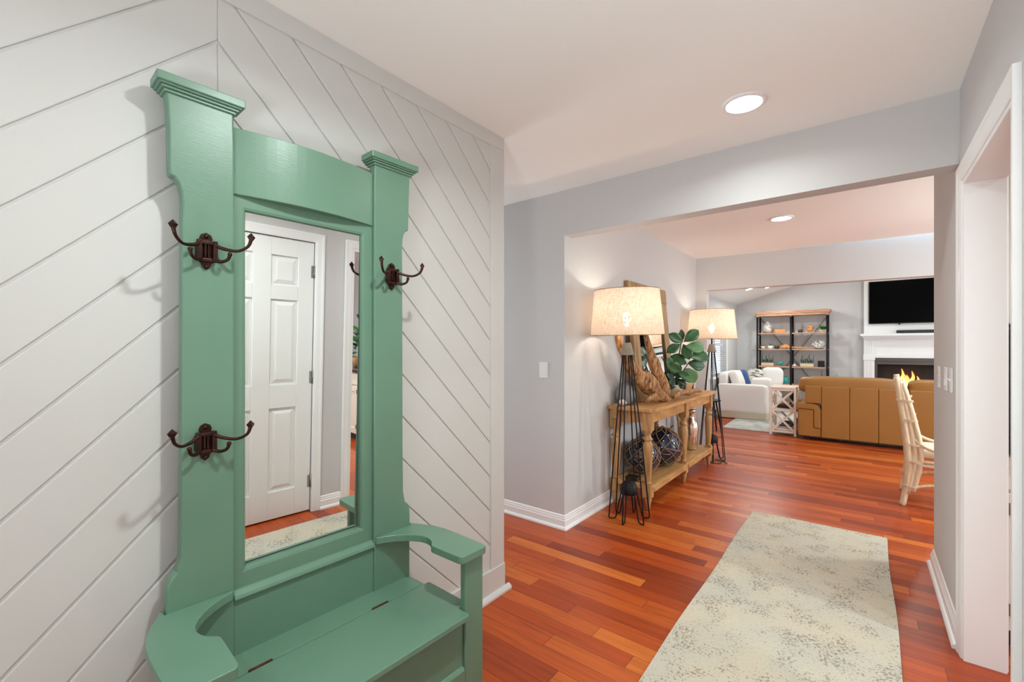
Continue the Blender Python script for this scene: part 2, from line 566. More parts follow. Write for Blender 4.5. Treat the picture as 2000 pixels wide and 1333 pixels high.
# sloped living room ceiling
SL = 0.31
m = MB()
m.prism([(-2.4, 2.26 - 0.166 * SL), (1.3, 2.26 + 3.534 * SL), (4.6, 2.26 + 3.534 * SL - 3.3 * SL), (4.6, 2.5 + 3.534 * SL - 3.3 * SL), (1.3, 2.5 + 3.534 * SL), (-2.4, 2.5 - 0.166 * SL)], 'y', 6.12, 11.2)
struct(m.build('ceiling_living', M['ceiling']), 'sloped white living room ceiling')

# --- shiplap wall on the left: core, chevron boards, frame trim
struct(MB().box(-1.66, -1.5412, -1.9, 1.862, 0, CH).build('wall_left', M['shiplap']), 'white chevron shiplap wall')
def clip(poly, a, b, c):       # keep a*x+b*y <= c
    out = []
    for i in range(len(poly)):
        p, q = poly[i], poly[(i + 1) % len(poly)]
        dp, dq = a * p[0] + b * p[1] - c, a * q[0] + b * q[1] - c
        if dp <= 0: out.append(p)
        if (dp < 0 < dq) or (dq < 0 < dp):
            t = dp / (dp - dq)
            out.append((p[0] + (q[0] - p[0]) * t, p[1] + (q[1] - p[1]) * t))
    return out
YS, ZS, ST = 0.505, 2.24, 0.179
m = MB()
G = 0.0042
for side in (-1, 1):
    for k in range(-17, 8):
        # side -1 : z - y = const ; side +1 : z + y = const
        c0 = (ZS - YS if side < 0 else ZS + YS) + k * ST
        c1 = c0 + ST
        rect = [(-1.85, 0.14), (YS, 0.14), (YS, 2.376), (-1.85, 2.376)] if side < 0 else [(YS, 0.14), (1.76, 0.14), (1.76, 2.376), (YS, 2.376)]
        sg = -1 if side < 0 else 1
        p = clip(rect, sg, 1, c1 - G)
        if len(p) >= 3: p = clip(p, -sg, -1, -(c0 + G))
        if len(p) >= 3:
            area2 = sum(p[i][0] * p[(i + 1) % len(p)][1] - p[(i + 1) % len(p)][0] * p[i][1] for i in range(len(p)))
            if abs(area2) > 2e-3:
                m.prism(p, 'x', -1.5425, -1.536)
struct(m.build('wall_left_boards', M['shiplap'], bevel=0.003, seg=2), 'diagonal white shiplap boards')
m = MB().box(-1.5435, -1.528, -1.9, 1.865, 2.37, CH)
m.box(-1.5435, -1.528, 1.758, 1.865, 0.145, 2.37)
struct(m.build('trim_1', M['shiplap'], bevel=0.003), 'white flat trim board framing the shiplap')
m = MB().box(-1.5435, -1.522, -1.9, 1.866, 0, 0.145)
m.prism([(-1.522, 0), (-1.498, 0), (-1.499, 0.012), (-1.507, 0.022), (-1.522, 0.028)], 'y', -1.9, 1.895)
struct(m.build('baseboard_left', M['shiplap'], bevel=0.002), 'flat white baseboard with shoe moulding')

def base_run(name, p0, p1, nrm, label=None, ext0=0.0, ext1=0.0):
    """ogee baseboard from p0 to p1 along a wall face, nrm points into the room"""
    p0, p1, nrm = Vector((p0[0], p0[1], 0)), Vector((p1[0], p1[1], 0)), Vector((nrm[0], nrm[1], 0))
    prof = [(0, 0), (0.030, 0), (0.030, 0.010), (0.024, 0.019), (0.016, 0.022), (0.015, 0.062), (0.011, 0.068), (0.011, 0.076), (0.008, 0.082), (0.006, 0.094), (0.0, 0.1)]
    d = (p1 - p0).normalized()
    n = len(prof)
    vs = []
    for p, e in ((p0, -ext0), (p1, ext1)):
        for a, z in prof:
            vs.append(p + d * e * (a / 0.03) + nrm * a + Vector((0, 0, z)))
    fs = [tuple(range(n)), tuple(reversed(range(n, 2 * n)))] + [(i, i + n, (i + 1) % n + n, (i + 1) % n) for i in range(n)]
    o = MB().add(vs, fs).build(name, M['trim'])
    return struct(o, label)
# --- wall with the wide opening
m = MB().box(-4.0, -1.69, YH, YH + 0.115, 0, CH).box(-1.69, XR, YH, YH + 0.115, 2.115, CH)
struct(m.build('wall_middle', M['wall']), 'grey wall with the wide cased opening and header')
base_run('baseboard_middle', (-4.0, YH), (-1.69, YH), (0, -1), 'white baseboard on the grey wall', 0, 0.03)
struct(MB().box(-1.81, -1.69, YH + 0.115, 5.95, 0, CH).build('wall_alcove', M['wall']), 'grey wall behind the console table')
base_run('baseboard_alcove', (-1.69, YH), (-1.69, 5.95), (1, 0), 'white baseboard behind the console table', 0.03, 0)
# --- second header towards the living room
ang = math.atan2(0.20, 2.23)
m = MB().box(-0.55, 0.135, 0, 0.13, 0, 3.9).box(0.135, 6.3, 0, 0.13, 2.03, 3.9)
o = m.build('wall_living_header', M['wall']); o.location = (-1.695, 5.94, 0); o.rotation_euler = (0, 0, ang * 0.9)
struct(o, 'beige-lit header over the living room opening')
# --- right hall wall with door opening and cased opening
m = MB()
for y0, y1, z0 in ((-1.9, 0.83, 0), (0.83, 1.54, 2.01), (1.54, 1.83, 0), (1.83, 2.64, 2.01), (2.64, 3.66, 0)):
    m.box(XR, 0.447, y0, y1, z0, CH)
struct(m.build('wall_right', M['wall']), 'grey right wall with doorway')
base_run('baseboard_right', (XR, 3.66), (XR, 2.705), (-1, 0), 'white baseboard below the switch plates', 0.03, 0)
base_run('baseboard_right_end', (XR, 3.66), (0.447, 3.66), (0, 1), None, 0.03, 0)
base_run('baseboard_right_door', (XR, 1.775), (XR, 1.60), (-1, 0))
def casing(name, y0, y1, ztop, x, sgn, label):
    """profiled casing round an opening in a wall x=const, sgn=-1 projects towards -x"""
    w = 0.062
    prof = [(0, 0), (0, 0.008), (0.012, 0.012), (0.04, 0.014), (0.052, 0.018), (w, 0.018), (w, 0)]   # (outward from opening, projection)
    path = [((y0, 0), (-1, 0)), ((y0, ztop), (-1, 1)), ((y1, ztop), (1, 1)), ((y1, 0), (1, 0))]
    n = len(prof)
    vs = []
    for (py, pz), (dy, dz) in path:
        for a, t in prof:
            vs.append((x + sgn * t, py + dy * a, pz + dz * a))
    fs = [tuple(range(n)), tuple(reversed(range(3 * n, 4 * n)))]
    for k in range(3):
        fs += [(k * n + i, k * n + i + n, k * n + (i + 1) % n + n, k * n + (i + 1) % n) for i in range(n)]
    return struct(MB().add(vs, fs).build(name, M['trim']), label)
casing('trim_2', 1.83, 2.64, 2.01, XR, -1, 'white casing around the kitchen doorway')
casing('trim_3', 1.83, 2.64, 2.01, 0.447, 1, None)
m = MB().box(XR - 0.004, 0.451, 2.625, 2.645, 0, 2.01).box(XR - 0.004, 0.451, 1.825, 1.845, 0, 2.01).box(XR - 0.004, 0.451, 1.845, 2.625, 1.992, 2.012)
struct(m.build('trim_4', M['trim'], bevel=0.0015), 'white door jamb lining')
casing('trim_5', 0.83, 1.54, 2.01, XR, -1, 'white casing around the panel door')
# --- six panel door, closed, on the right wall
def panel_door(name, y0, y1, z0, z1, xf):
    """door in plane x=xf (front faces -x)"""
    root = bpy.data.objects.new(name, None); COL.objects.link(root); root.location = (xf, y0, z0)
    struct(root, 'white six-panel door')
    W_, H_ = y1 - y0, z1 - z0
    st, mid = 0.11, 0.115
    rows = [(0.195, 0.79), (0.955, 1.56), (1.66, 1.87)]
    cols = [(st, (W_ - mid) / 2), ((W_ + mid) / 2, W_ - st)]
    m = MB()
    m.box(0.0, 0.035, 0, st, 0, H_).box(0.0, 0.035, W_ - st, W_, 0, H_).box(0.0, 0.035, cols[0][1], cols[1][0], 0, H_)
    zs = [0.0] + [z for r in rows for z in r] + [H_]
    for c0, c1 in cols:
        for k in range(0, len(zs), 2):
            m.box(0.0, 0.035, c0, c1, zs[k], zs[k + 1])
        for z0_, z1_ in rows:
            m.box(0.014, 0.03, c0, c1, z0_, z1_)
            # raised field with sloped border
            a, b = 0.012, 0.04
            vs = [(0.014, c0 + a, z0_ + a), (0.014, c1 - a, z0_ + a), (0.014, c1 - a, z1_ - a), (0.014, c0 + a, z1_ - a),
                  (0.003, c0 + b, z0_ + b), (0.003, c1 - b, z0_ + b), (0.003, c1 - b, z1_ - b), (0.003, c0 + b, z1_ - b)]
            m.add(vs, [(4, 5, 6, 7), (0, 1, 5, 4), (1, 2, 6, 5), (2, 3, 7, 6), (3, 0, 4, 7)])
    m.build('door_panel', M['door'], root, bevel=0.0025)
    for z in (0.22, 1.0, 1.78):
        h = MB().tube([(-0.006, W_ + 0.003, z - 0.045), (-0.006, W_ + 0.003, z + 0.045)], 0.006, 10)
        h.box(-0.0015, 0.001, W_ - 0.02, W_ + 0.0, z - 0.045, z + 0.045)
        h.build('hinge', M['nickel'], root)
    k = MB().tube([(0.0, 0.06, 0.93), (-0.045, 0.06, 0.93)], 0.011, 12)
    k.blob((-0.055, 0.06, 0.93), (0.02, 0.028, 0.028), 16, 10)
    k.tube([(0.0, 0.06, 0.93), (-0.006, 0.06, 0.93)], 0.03, 18)
    k.build('door_knob', M['nickel'], root)
    return root
panel_door('door_1', 0.835, 1.535, 0.012, 2.005, XR + 0.012)
m = MB().box(XR + 0.05, 0.447, 0.828, 1.542, 0, 2.012)
struct(m.build('trim_6', M['trim']), None)
# --- outer shell
struct(MB().box(-4.1, -1.66, 1.76, 1.86, 0, CH).build('wall_corridor', M['wall']))
struct(MB().box(-4.1, -4.0, 1.7, 2.9, 0, CH).build('wall_corridor_end', M['wall']))
struct(MB().box(-1.7, 4.6, -2.0, -1.9, 0, CH).build('wall_entry', M['wall']))
struct(MB().box(4.5, 4.6, -1.9, 11.2, 0, 3.9).build('wall_east', M['wall']))
struct(MB().box(0.447, 4.5, 3.55, 3.66, 0, CH).build('wall_kitchen', M['wall']))
struct(MB().box(-2.35, 4.6, 11.0, 11.12, 0, 3.9).build('wall_far', M['wall']), 'grey living room end wall')
LX = -2.234
m = MB().box(LX - 0.12, LX, 6.05, 8.70, 0, 2.6).box(LX - 0.12, LX, 9.96, 11.0, 0, 2.6)
m.box(LX - 0.12, LX, 8.70, 9.96, 0, 0.74).box(LX - 0.12, LX, 8.70, 9.96, 1.98, 2.6)
struct(m.build('wall_living_left', M['wall']), 'grey living room side wall with window')
base_run('baseboard_living_left', (LX, 6.1), (LX, 11.0), (1, 0))
base_run('baseboard_far', (LX, 11.0), (-0.02, 11.0), (0, -1))

# --- window with blinds
root = bpy.data.objects.new('window_1', None); COL.objects.link(root); root.location = (LX, 8.70, 0.74); struct(root, 'white window with half-open blinds')
Ww, Wh = 1.26, 1.24
m = MB()
for a in ((-0.06, 0.0), (Ww, Ww + 0.06)):
    m.box(-0.005, 0.022, a[0], a[1], -0.06, Wh + 0.06)
m.box(-0.005, 0.022, 0, Ww, Wh, Wh + 0.06).box(-0.005, 0.045, -0.08, Ww + 0.08, -0.035, 0.0)
m.box(-0.10, -0.06, 0, Ww, 0, 0.045).box(-0.10, -0.06, 0, Ww, Wh - 0.045, Wh).box(-0.10, -0.06, 0, 0.045, 0.045, Wh - 0.045).box(-0.10, -0.06, Ww - 0.045, Ww, 0.045, Wh - 0.045)
m.box(-0.10, -0.06, 0.045, Ww - 0.045, Wh / 2 - 0.02, Wh / 2 + 0.02).box(-0.10, -0.06, Ww / 2 - 0.02, Ww / 2 + 0.02, 0.045, Wh - 0.045)
m.build('window_frame', M['trim'], root, bevel=0.003)
MB().box(-0.084, -0.080, 0.04, Ww - 0.04, 0.04, Wh - 0.04).build('pane', M['glass'], root)
m = MB()
z = 0.05
while z < Wh - 0.06:
    m.add([(-0.045, 0.012, z - 0.009), (-0.045, Ww - 0.012, z - 0.009), (-0.012, Ww - 0.012, z + 0.009), (-0.012, 0.012, z + 0.009),
           (-0.044, 0.012, z - 0.012), (-0.044, Ww - 0.012, z - 0.012), (-0.011, Ww - 0.012, z + 0.006), (-0.011, 0.012, z + 0.006)],
          [(0, 1, 2, 3), (7, 6, 5, 4), (0, 4, 5, 1), (2, 6, 7, 3), (1, 5, 6, 2), (0, 3, 7, 4)])
    z += 0.042
m.box(-0.052, -0.006, 0.008, Ww - 0.008, Wh - 0.055, Wh - 0.005)
m.build('blinds', M['trim'], root)

# ================================================================== HALL TREE
ht = thing('hall_tree', 'tall sage green painted hall tree bench with mirror against white shiplap wall', 'hall tree', (-1.455, 0.8, 0), -math.radians(2.3))
UC = -0.048                    # centre along the wall (local y); x = out of the wall
G_ = M['green']
def mir(poly):
    return [(2 * UC - y, z) for y, z in poly]
def arc(cx, cy, r, a0, a1, n=7, ry=None):
    ry = ry or r
    return [(cx + r * math.cos(math.radians(a0 + (a1 - a0) * i / n)), cy + ry * math.sin(math.radians(a0 + (a1 - a0) * i / n))) for i in range(n + 1)]
# right post outline (y,z)
post = [(0.184, 0.0), (0.345, 0.0), (0.345, 0.56), (0.346, 0.63), (0.344, 0.665), (0.336, 0.685), (0.322, 0.70), (0.314, 0.74), (0.312, 0.90), (0.311, 1.3), (0.310, 1.66), (0.309, 1.705)]
post += [(0.311, 1.735), (0.317, 1.757), (0.326, 1.770), (0.338, 1.776), (0.339, 1.80), (0.340, 1.9), (0.343, 1.96), (0.347, 2.0), (0.186, 2.0), (0.184, 1.9)]
for nm, poly in (('post', mir(post)), ('post', post)):
    MB().prism(poly, 'x', -0.022, 0.016).build(nm, G_, ht, bevel=0.005, seg=3)
# post caps: stepped crown
for s_ in (-1, 1):
    c = UC + s_ * 0.314
    m = MB()
    hw = 0.082
    for (e, z0, z1) in ((0.004, 1.992, 2.0), (0.010, 2.0, 2.007), (0.016, 2.007, 2.014), (0.022, 2.012, 2.035)):
        m.box(-0.026 - min(e, 0.012), 0.018 + e, c - hw - e, c + hw + e, z0, z1)
    m.build('post_cap', G_, ht, bevel=0.0025)
# bowed top rail
yA, yB = -0.281, 0.184
m = MB()
N = 16
prof = []
for i in range(N + 1):
    t = i / N
    prof.append((0.006 + 0.030 * math.sin(PI * t), yA + (yB - yA) * t))
back = [(-0.016, yB), (-0.016, yA)]
poly = prof + back
n = len(poly)
vs = [(x, y, 1.765) for x, y in poly] + [(x, y, 1.962) for x, y in poly]
fs = [tuple(range(n)), tuple(reversed(range(n, 2 * n)))] + [(i, i + n, (i + 1) % n + n, (i + 1) % n) for i in range(n)]
m.add(vs, fs)
m.build('top_rail', G_, ht, bevel=0.002)
# mirror frame
m0, m1, mz0, mz1 = -0.243, 0.140, 0.645, 1.722
oy0, oy1, oz0, oz1 = -0.2805, 0.1835, 0.585, 1.80
def ring(x, y0, y1, z0, z1):
    return [(x, y0, z0), (x, y1, z0), (x, y1, z1), (x, y0, z1)]
loops = [ring(-0.036, m0, m1, mz0, mz1), ring(-0.010, m0, m1, mz0, mz1), ring(-0.003, m0 - 0.004, m1 + 0.004, mz0 - 0.004, mz1 + 0.004), ring(0.0, m0 - 0.011, m1 + 0.011, mz0 - 0.011, mz1 + 0.011),
         ring(0.0, oy0, oy1, oz0, oz1), ring(-0.036, oy0, oy1, oz0, oz1)]
vs = [v for l in loops for v in l]
fs = []
for i in range(6):
    j = (i + 1) % 6
    for k in range(4):
        fs.append((i * 4 + k, i * 4 + (k + 1) % 4, j * 4 + (k + 1) % 4, j * 4 + k))
MB().add(vs, fs).build('mirror_frame', G_, ht)
MB().box(-0.045, -0.040, -0.281, 0.184, 0.60, 1.80).build('back_panel', M['black'], ht)
# glass hangs a hair out of plumb inside its rebate
mm = MB().box(-0.003, 0.0, m0 - 0.0005, m1 - 0.003, -0.535, 0.538)
o = mm.build('mirror_glass', M['mirror'], ht)
o.location = (-0.0190, 0, (mz0 + mz1) / 2); o.rotation_euler = (0, math.radians(1.2), 0)
o['label'] = 'clear rectangular mirror glass'
# bench back panel with ledge
m = MB().box(-0.018, 0.012, -0.281, 0.184, 0.385, 0.566)
m.prism([(-0.022, 0.562), (0.018, 0.562), (0.024, 0.568), (0.020, 0.578), (0.004, 0.590), (-0.022, 0.590)], 'y', -0.281, 0.184)
m.box(-0.020, 0.004, -0.42, 0.324, 0.385, 0.560)
m.build('bench_back', G_, ht, bevel=0.003)
# arms
def arm_poly(s_):
    outer = [(0.386, -0.02), (0.405, 0.0), (0.432, 0.05), (0.452, 0.10), (0.460, 0.145), (0.462, 0.20), (0.461, 0.30), (0.460, 0.365), (0.455, 0.377), (0.443, 0.381)]
    inner = [(0.345, 0.381), (0.338, 0.377), (0.334, 0.367), (0.331, 0.30), (0.329, 0.232), (0.333, 0.222), (0.342, 0.213), (0.352, 0.200), (0.359, 0.182), (0.362, 0.160), (0.358, 0.135), (0.345, 0.108), (0.325, 0.082), (0.296, 0.056), (0.262, 0.036), (0.240, 0.028), (0.236, 0.020)]
    pts = outer + inner + [(0.236, 0.0165), (0.386, 0.0165)]
    pts = pts[:-1]
    # outer first vertex sits behind the post's front: route round it
    pts = [(0.386, 0.0165)] + [p for p in outer if p[1] > 0.02] + inner + [(0.236, 0.0165)]
    pts = [(0.402, -0.015), (0.412, 0.012)] + [p for p in outer if p[1] > 0.02] + inner + [(0.236, 0.0165), (0.3965, 0.0165), (0.3965, -0.015)]
    return [(x, UC + s_ * a) for a, x in pts]
for s_ in (-1, 1):
    m = MB().prism(arm_poly(s_), 'z', 0.574, 0.600)
    o = m.build('arm', G_, ht, bevel=0.004, seg=3)
    y = sorted((UC + s_ * 0.369, UC + s_ * 0.456))
    MB().box(0.336, 0.362, y[0], y[1], 0.0, 0.5735).build('arm_post', G_, ht, bevel=0.004, seg=2)
# seat: fixed rear strip, lifting lid, hinges
m = MB().box(-0.016, 0.111, UC - 0.384, UC + 0.384, 0.380, 0.400)
m.build('seat_rail', G_, ht, bevel=0.003)
lid = [(0.1135, UC - 0.405), (0.1135, UC + 0.405), (0.12, UC + 0.41), (0.333, UC + 0.41), (0.333, UC + 0.366), (0.384, UC + 0.366), (0.390, UC + 0.360), (0.390, UC - 0.360), (0.384, UC - 0.366), (0.333, UC - 0.366), (0.333, UC - 0.41), (0.12, UC - 0.41)]
MB().prism(lid, 'z', 0.379, 0.400).build('seat_lid', G_, ht, bevel=0.004, seg=3)
for y in (UC - 0.195, UC + 0.195):
    h = MB().box(0.1075, 0.1165, y - 0.032, y + 0.032, 0.396, 0.4012).tube([(0.112, y - 0.03, 0.401), (0.112, y + 0.03, 0.401)], 0.0035, 8)
    h.build('hinge', M['rust'], ht)['label'] = 'rusty brown butt hinge'
# bench box
MB().box(0.338, 0.352, UC - 0.367, UC + 0.367, 0.205, 0.378).build('front_panel', G_, ht, bevel=0.002)
m = MB().prism([(0.338, 0.150), (0.361, 0.150), (0.364, 0.158), (0.364, 0.196), (0.357, 0.205), (0.338, 0.212)], 'y', UC - 0.3665, UC + 0.3665)
m.build('bottom_moulding', G_, ht, bevel=0.002)
for s_ in (-1, 1):
    y = sorted((UC + s_ * 0.398, UC + s_ * 0.412))
    MB().box(0.018, 0.335, y[0], y[1], 0.15, 0.378).build('side_panel', G_, ht, bevel=0.002)
# double coat hooks
def coat_hook(cy, cz, label):
    root = bpy.data.objects.new('coat_hook', None); COL.objects.link(root); root.parent = ht
    root.location = (0.016, cy, cz); root['label'] = label
    m = MB()
    m.prism([(-0.012, 0.047), (-0.016, 0.036), (-0.013, 0.028), (-0.021, 0.026), (-0.026, 0.020), (-0.026, -0.020), (-0.020, -0.028), (-0.012, -0.034), (-0.010, -0.044), (0, -0.052),
             (0.010, -0.044), (0.012, -0.034), (0.020, -0.028), (0.026, -0.020), (0.026, 0.020), (0.021, 0.026), (0.013, 0.028), (0.016, 0.036), (0.012, 0.047), (0, 0.053)], 'x', 0.0, 0.006)
    for yy in (-0.019, 0.019):
        m.box(0.006, 0.020, yy - 0.006, yy + 0.006, -0.030, 0.030)
    for yy in (-0.004, 0.004):
        m.box(0.006, 0.016, yy - 0.0025, yy + 0.0025, -0.018, 0.020)
    m.box(0.006, 0.018, -0.02, 0.02, 0.018, 0.028).box(0.006, 0.016, -0.02, 0.02, -0.030, -0.020)
    m.build('hook_plate', M['bronze'], root, bevel=0.0018)
    for z in (0.042, -0.043):
        MB().blob((0.007, 0, z), (0.005, 0.006, 0.006), 12, 8).build('screw', M['bronze'], root)
    for s_ in (-1, 1):
        pts = catmull([(0.014, s_ * 0.018, 0.020), (0.028, s_ * 0.036, 0.010), (0.050, s_ * 0.064, 0.005), (0.070, s_ * 0.084, 0.018), (0.076, s_ * 0.091, 0.040)], 5)
        u = MB().tube(pts, lerp_list([0.0055, 0.005, 0.0042, 0.0042, 0.0055], len(pts)), 10)
        tip = Vector((0.076, s_ * 0.091, 0.040))
        u.add([tip + Vector(v) for v in ((0.011, 0, 0.006), (0, 0.011, 0.006), (-0.011, 0, 0.006), (0, -0.011, 0.006), (0, 0, 0.018), (0.006, 0, -0.003), (0, 0.006, -0.003), (-0.006, 0, -0.003), (0, -0.006, -0.003))],
              [(0, 1, 4), (1, 2, 4), (2, 3, 4), (3, 0, 4), (0, 5, 6, 1), (1, 6, 7, 2), (2, 7, 8, 3), (3, 8, 5, 0), (8, 7, 6, 5)])
        u.build('upper_prong', M['bronze'], root)
        pts = catmull([(0.012, s_ * 0.014, -0.022), (0.026, s_ * 0.028, -0.028), (0.040, s_ * 0.042, -0.022), (0.044, s_ * 0.047, -0.008)], 5)
        u = MB().tube(pts, lerp_list([0.0055, 0.0048, 0.0042, 0.0048], len(pts)), 10)
        u.blob((0.044, s_ * 0.047, -0.006), (0.0062, 0.0062, 0.006), 10, 8)
        u.build('lower_prong', M['bronze'], root)
    return root
coat_hook(-0.352, 1.580, 'dark bronze double coat hook high on left post')
coat_hook(-0.354, 1.045, 'dark bronze double coat hook low on left post')
coat_hook(0.256, 1.582, 'dark bronze double coat hook on right post')

# ================================================================== RUNNER
rr = MB()
rx0, rx1, ry0, ry1 = -0.686, 0.121, 0.86, 3.935
nx, ny = 8, 40
vs = []
for j in range(ny + 1):
    for i in range(nx + 1):
        x = rx0 + (rx1 - rx0) * i / nx; y = ry0 + (ry1 - ry0) * j / ny
        w = 0.004 * math.sin(y * 5.1) * (1 if i in (0, nx) else 0.3)
        vs.append((x + w, y, 0.0095 + 0.001 * noise.noise(Vector((x * 4, y * 4, 0)))))
fs = [(j * (nx + 1) + i, j * (nx + 1) + i + 1, (j + 1) * (nx + 1) + i + 1, (j + 1) * (nx + 1) + i) for j in range(ny) for i in range(nx)]
rr.add(vs, fs)
tag(rr.build('runner_rug', M['rug'], solid=-0.009 + 0.0, loc=(-0.28, 2.4, 0), recalc=False), 'long cream and grey speckled distressed runner rug on hall floor', 'rug')

# ================================================================== DOWNLIGHTS
def downlight(x, y, label, z=CH, tilt=0.0):
    t = thing('recessed_downlight', label, 'ceiling light', (x, y, z))
    m = MB().lathe([(0.094, 0.0), (0.094, -0.004), (0.086, -0.009), (0.077, -0.010), (0.074, -0.005), (0.074, 0.0)], n=40, cap=False)
    m.build('trim_ring', M['trim'], t)
    MB().lathe([(0.0735, -0.001), (0.0735, -0.005), (0.06, -0.006), (0.001, -0.006)], n=36).build('lens', M['lens'], t)
    t.rotation_euler = (0, tilt, 0)
    return t
downlight(-0.434, 2.276, 'round white recessed downlight glowing in hall ceiling before the header')
downlight(-0.565, 4.512, 'recessed downlight in the ceiling over the console table area')
downlight(-0.50, 0.74, 'recessed downlight in hall ceiling above the bench')
tl = -math.atan(SL)
for (x, y, lb) in ((-1.706, 9.45, 'left one of two bright spotlights in sloped living room ceiling'), (-1.46, 9.98, 'right one of two bright spotlights in sloped living room ceiling')):
    zc = 2.26 + (x - LX) * SL
    t = downlight(x, y, lb, zc - 0.002, tl)
    area('downlight_lamp', (x + 0.03, y, zc - 0.05), 9.0, LED, 0.12, (0, tl, 0))
for (x, y) in ((0.6, 9.4), (2.4, 9.4), (0.6, 7.4), (2.4, 7.4), (-1.2, 7.1)):  # no fixtures here; last one added to brighten the white sofa front
    zc = 2.26 + (min(x, 2.6 - x) - LX) * SL
    area('downlight_lamp', (x, y, zc - 0.06), 9.0, LED, 0.13)

# ================================================================== WALL PLATES
def plate(name, loc, nrm, label, cat, kind, w=0.072, h=0.118):
    rz = math.atan2(nrm[1], nrm[0])
    t = thing(name, label, cat, loc, rz)
    MB().box(0.0, 0.006, -w / 2, w / 2, -h / 2, h / 2).build('cover_plate', M['trim'], t, bevel=0.0025)
    if kind == 'rocker':
        MB().prism([(0.006, -0.033), (0.010, -0.033), (0.0065, 0.033), (0.006, 0.033)], 'y', -0.0165, 0.0165).build('rocker', M['trim'], t)
    elif kind == 'toggle':
        MB().prism([(0.006, -0.006), (0.016, 0.004), (0.016, 0.010), (0.006, 0.006)], 'y', -0.005, 0.005).build('toggle', M['trim'], t)
    else:
        for z in (-0.022, 0.022):
            r = MB().box(0.006, 0.0085, -0.017, 0.017, z - 0.014, z + 0.014).build('receptacle', M['trim'], t, bevel=0.004)
            for y in (-0.006, 0.006):
                MB().box(0.0085, 0.0089, y - 0.0012, y + 0.0012, z - 0.003, z + 0.006).build('slot', M['black'], r)
    return t
plate('light_switch', (-1.869, YH, 1.139), (0, -1), 'white rocker light switch on the grey wall left of the opening', 'light switch', 'rocker')
plate('wall_outlet', (XR, 3.40, 1.146), (-1, 0), 'white outlet plate on right wall nearest the fireplace end', 'outlet', 'outlet')
plate('light_switch', (XR, 3.14, 1.150), (-1, 0), 'white switch plate in middle of the three on right wall', 'light switch', 'rocker', 0.085)
plate('light_switch', (XR, 2.965, 1.152), (-1, 0), 'white toggle switch plate beside the doorway casing on right wall', 'light switch', 'toggle')
plate('wall_outlet', (-1.69, 4.83, 0.40), (1, 0), 'white outlet with black plug behind the console table', 'outlet', 'outlet')

# ================================================================== CONSOLE TABLE
CT = thing('console_table', 'honey oak console table with turned legs and low shelf against alcove wall', 'console table', (-1.49, 4.40, 0))
cy0, cy1 = -0.98, 0.935
cx0, cx1 = -0.192, 0.205
ZT = 0.82
c_ = 0.035
top = [(cx0, cy0), (cx1 - c_, cy0), (cx1, cy0 + c_), (cx1, cy1 - c_), (cx1 - c_, cy1), (cx0, cy1)]
MB().prism(top, 'z', ZT - 0.028, ZT).build('table_top', M['honey'], CT, bevel=0.004)
# apron
m = MB()
m.box(cx1 - 0.075, cx1 - 0.055, cy0 + 0.10, -0.045, ZT - 0.125, ZT - 0.028)
m.box(cx1 - 0.075, cx1 - 0.055, 0.045, cy1 - 0.10, ZT - 0.125, ZT - 0.028)
m.box(cx0 + 0.02, cx0 + 0.04, cy0 + 0.10, cy1 - 0.10, ZT - 0.125, ZT - 0.028)
m.box(cx0 + 0.085, cx1 - 0.115, cy0 + 0.055, cy0 + 0.075, ZT - 0.125, ZT - 0.028)
m.box(cx0 + 0.085, cx1 - 0.115, cy1 - 0.075, cy1 - 0.055, ZT - 0.125, ZT - 0.028)
m.build('apron', M['honey'], CT, bevel=0.003)
legprof = [(0.012, 0.0), (0.017, 0.004), (0.022, 0.05), (0.030, 0.085), (0.027, 0.10), (0.018, 0.105)]
legp2 = [(0.024, 0.21), (0.028, 0.215), (0.028, 0.222), (0.022, 0.230), (0.024, 0.245), (0.030, 0.30), (0.036, 0.42), (0.039, 0.50), (0.036, 0.535), (0.027, 0.55), (0.025, 0.556), (0.036, 0.566), (0.038, 0.574), (0.030, 0.582), (0.023, 0.595), (0.024, 0.612), (0.036, 0.632), (0.036, 0.640)]
for lx in (cx1 - 0.075, cx0 + 0.045):
    for ly in (cy0 + 0.06, -0.02, cy1 - 0.08):
        m = MB().lathe(legprof, (lx, ly, 0), 20).lathe(legp2, (lx, ly, 0), 20)
        m.box(lx - 0.034, lx + 0.034, ly - 0.034, ly + 0.034, 0.105, 0.21)
        m.box(lx - 0.037, lx + 0.037, ly - 0.037, ly + 0.037, 0.64, ZT - 0.028)
        m.build('leg', M['honey_v'], CT)
sh = [(cx0 + 0.01, cy0 + 0.03), (cx1 - 0.06, cy0 + 0.03), (cx1 - 0.035, cy0 + 0.055), (cx1 - 0.035, cy1 - 0.055), (cx1 - 0.06, cy1 - 0.03), (cx0 + 0.01, cy1 - 0.03)]
m = MB().prism(sh, 'z', 0.173, 0.197)
m.box(cx1 - 0.052, cx1 - 0.038, cy0 + 0.10, -0.035, 0.140, 0.173).box(cx1 - 0.052, cx1 - 0.038, 0.035, cy1 - 0.10, 0.140, 0.173)
m.build('lower_shelf', M['honey'], CT, bevel=0.003)

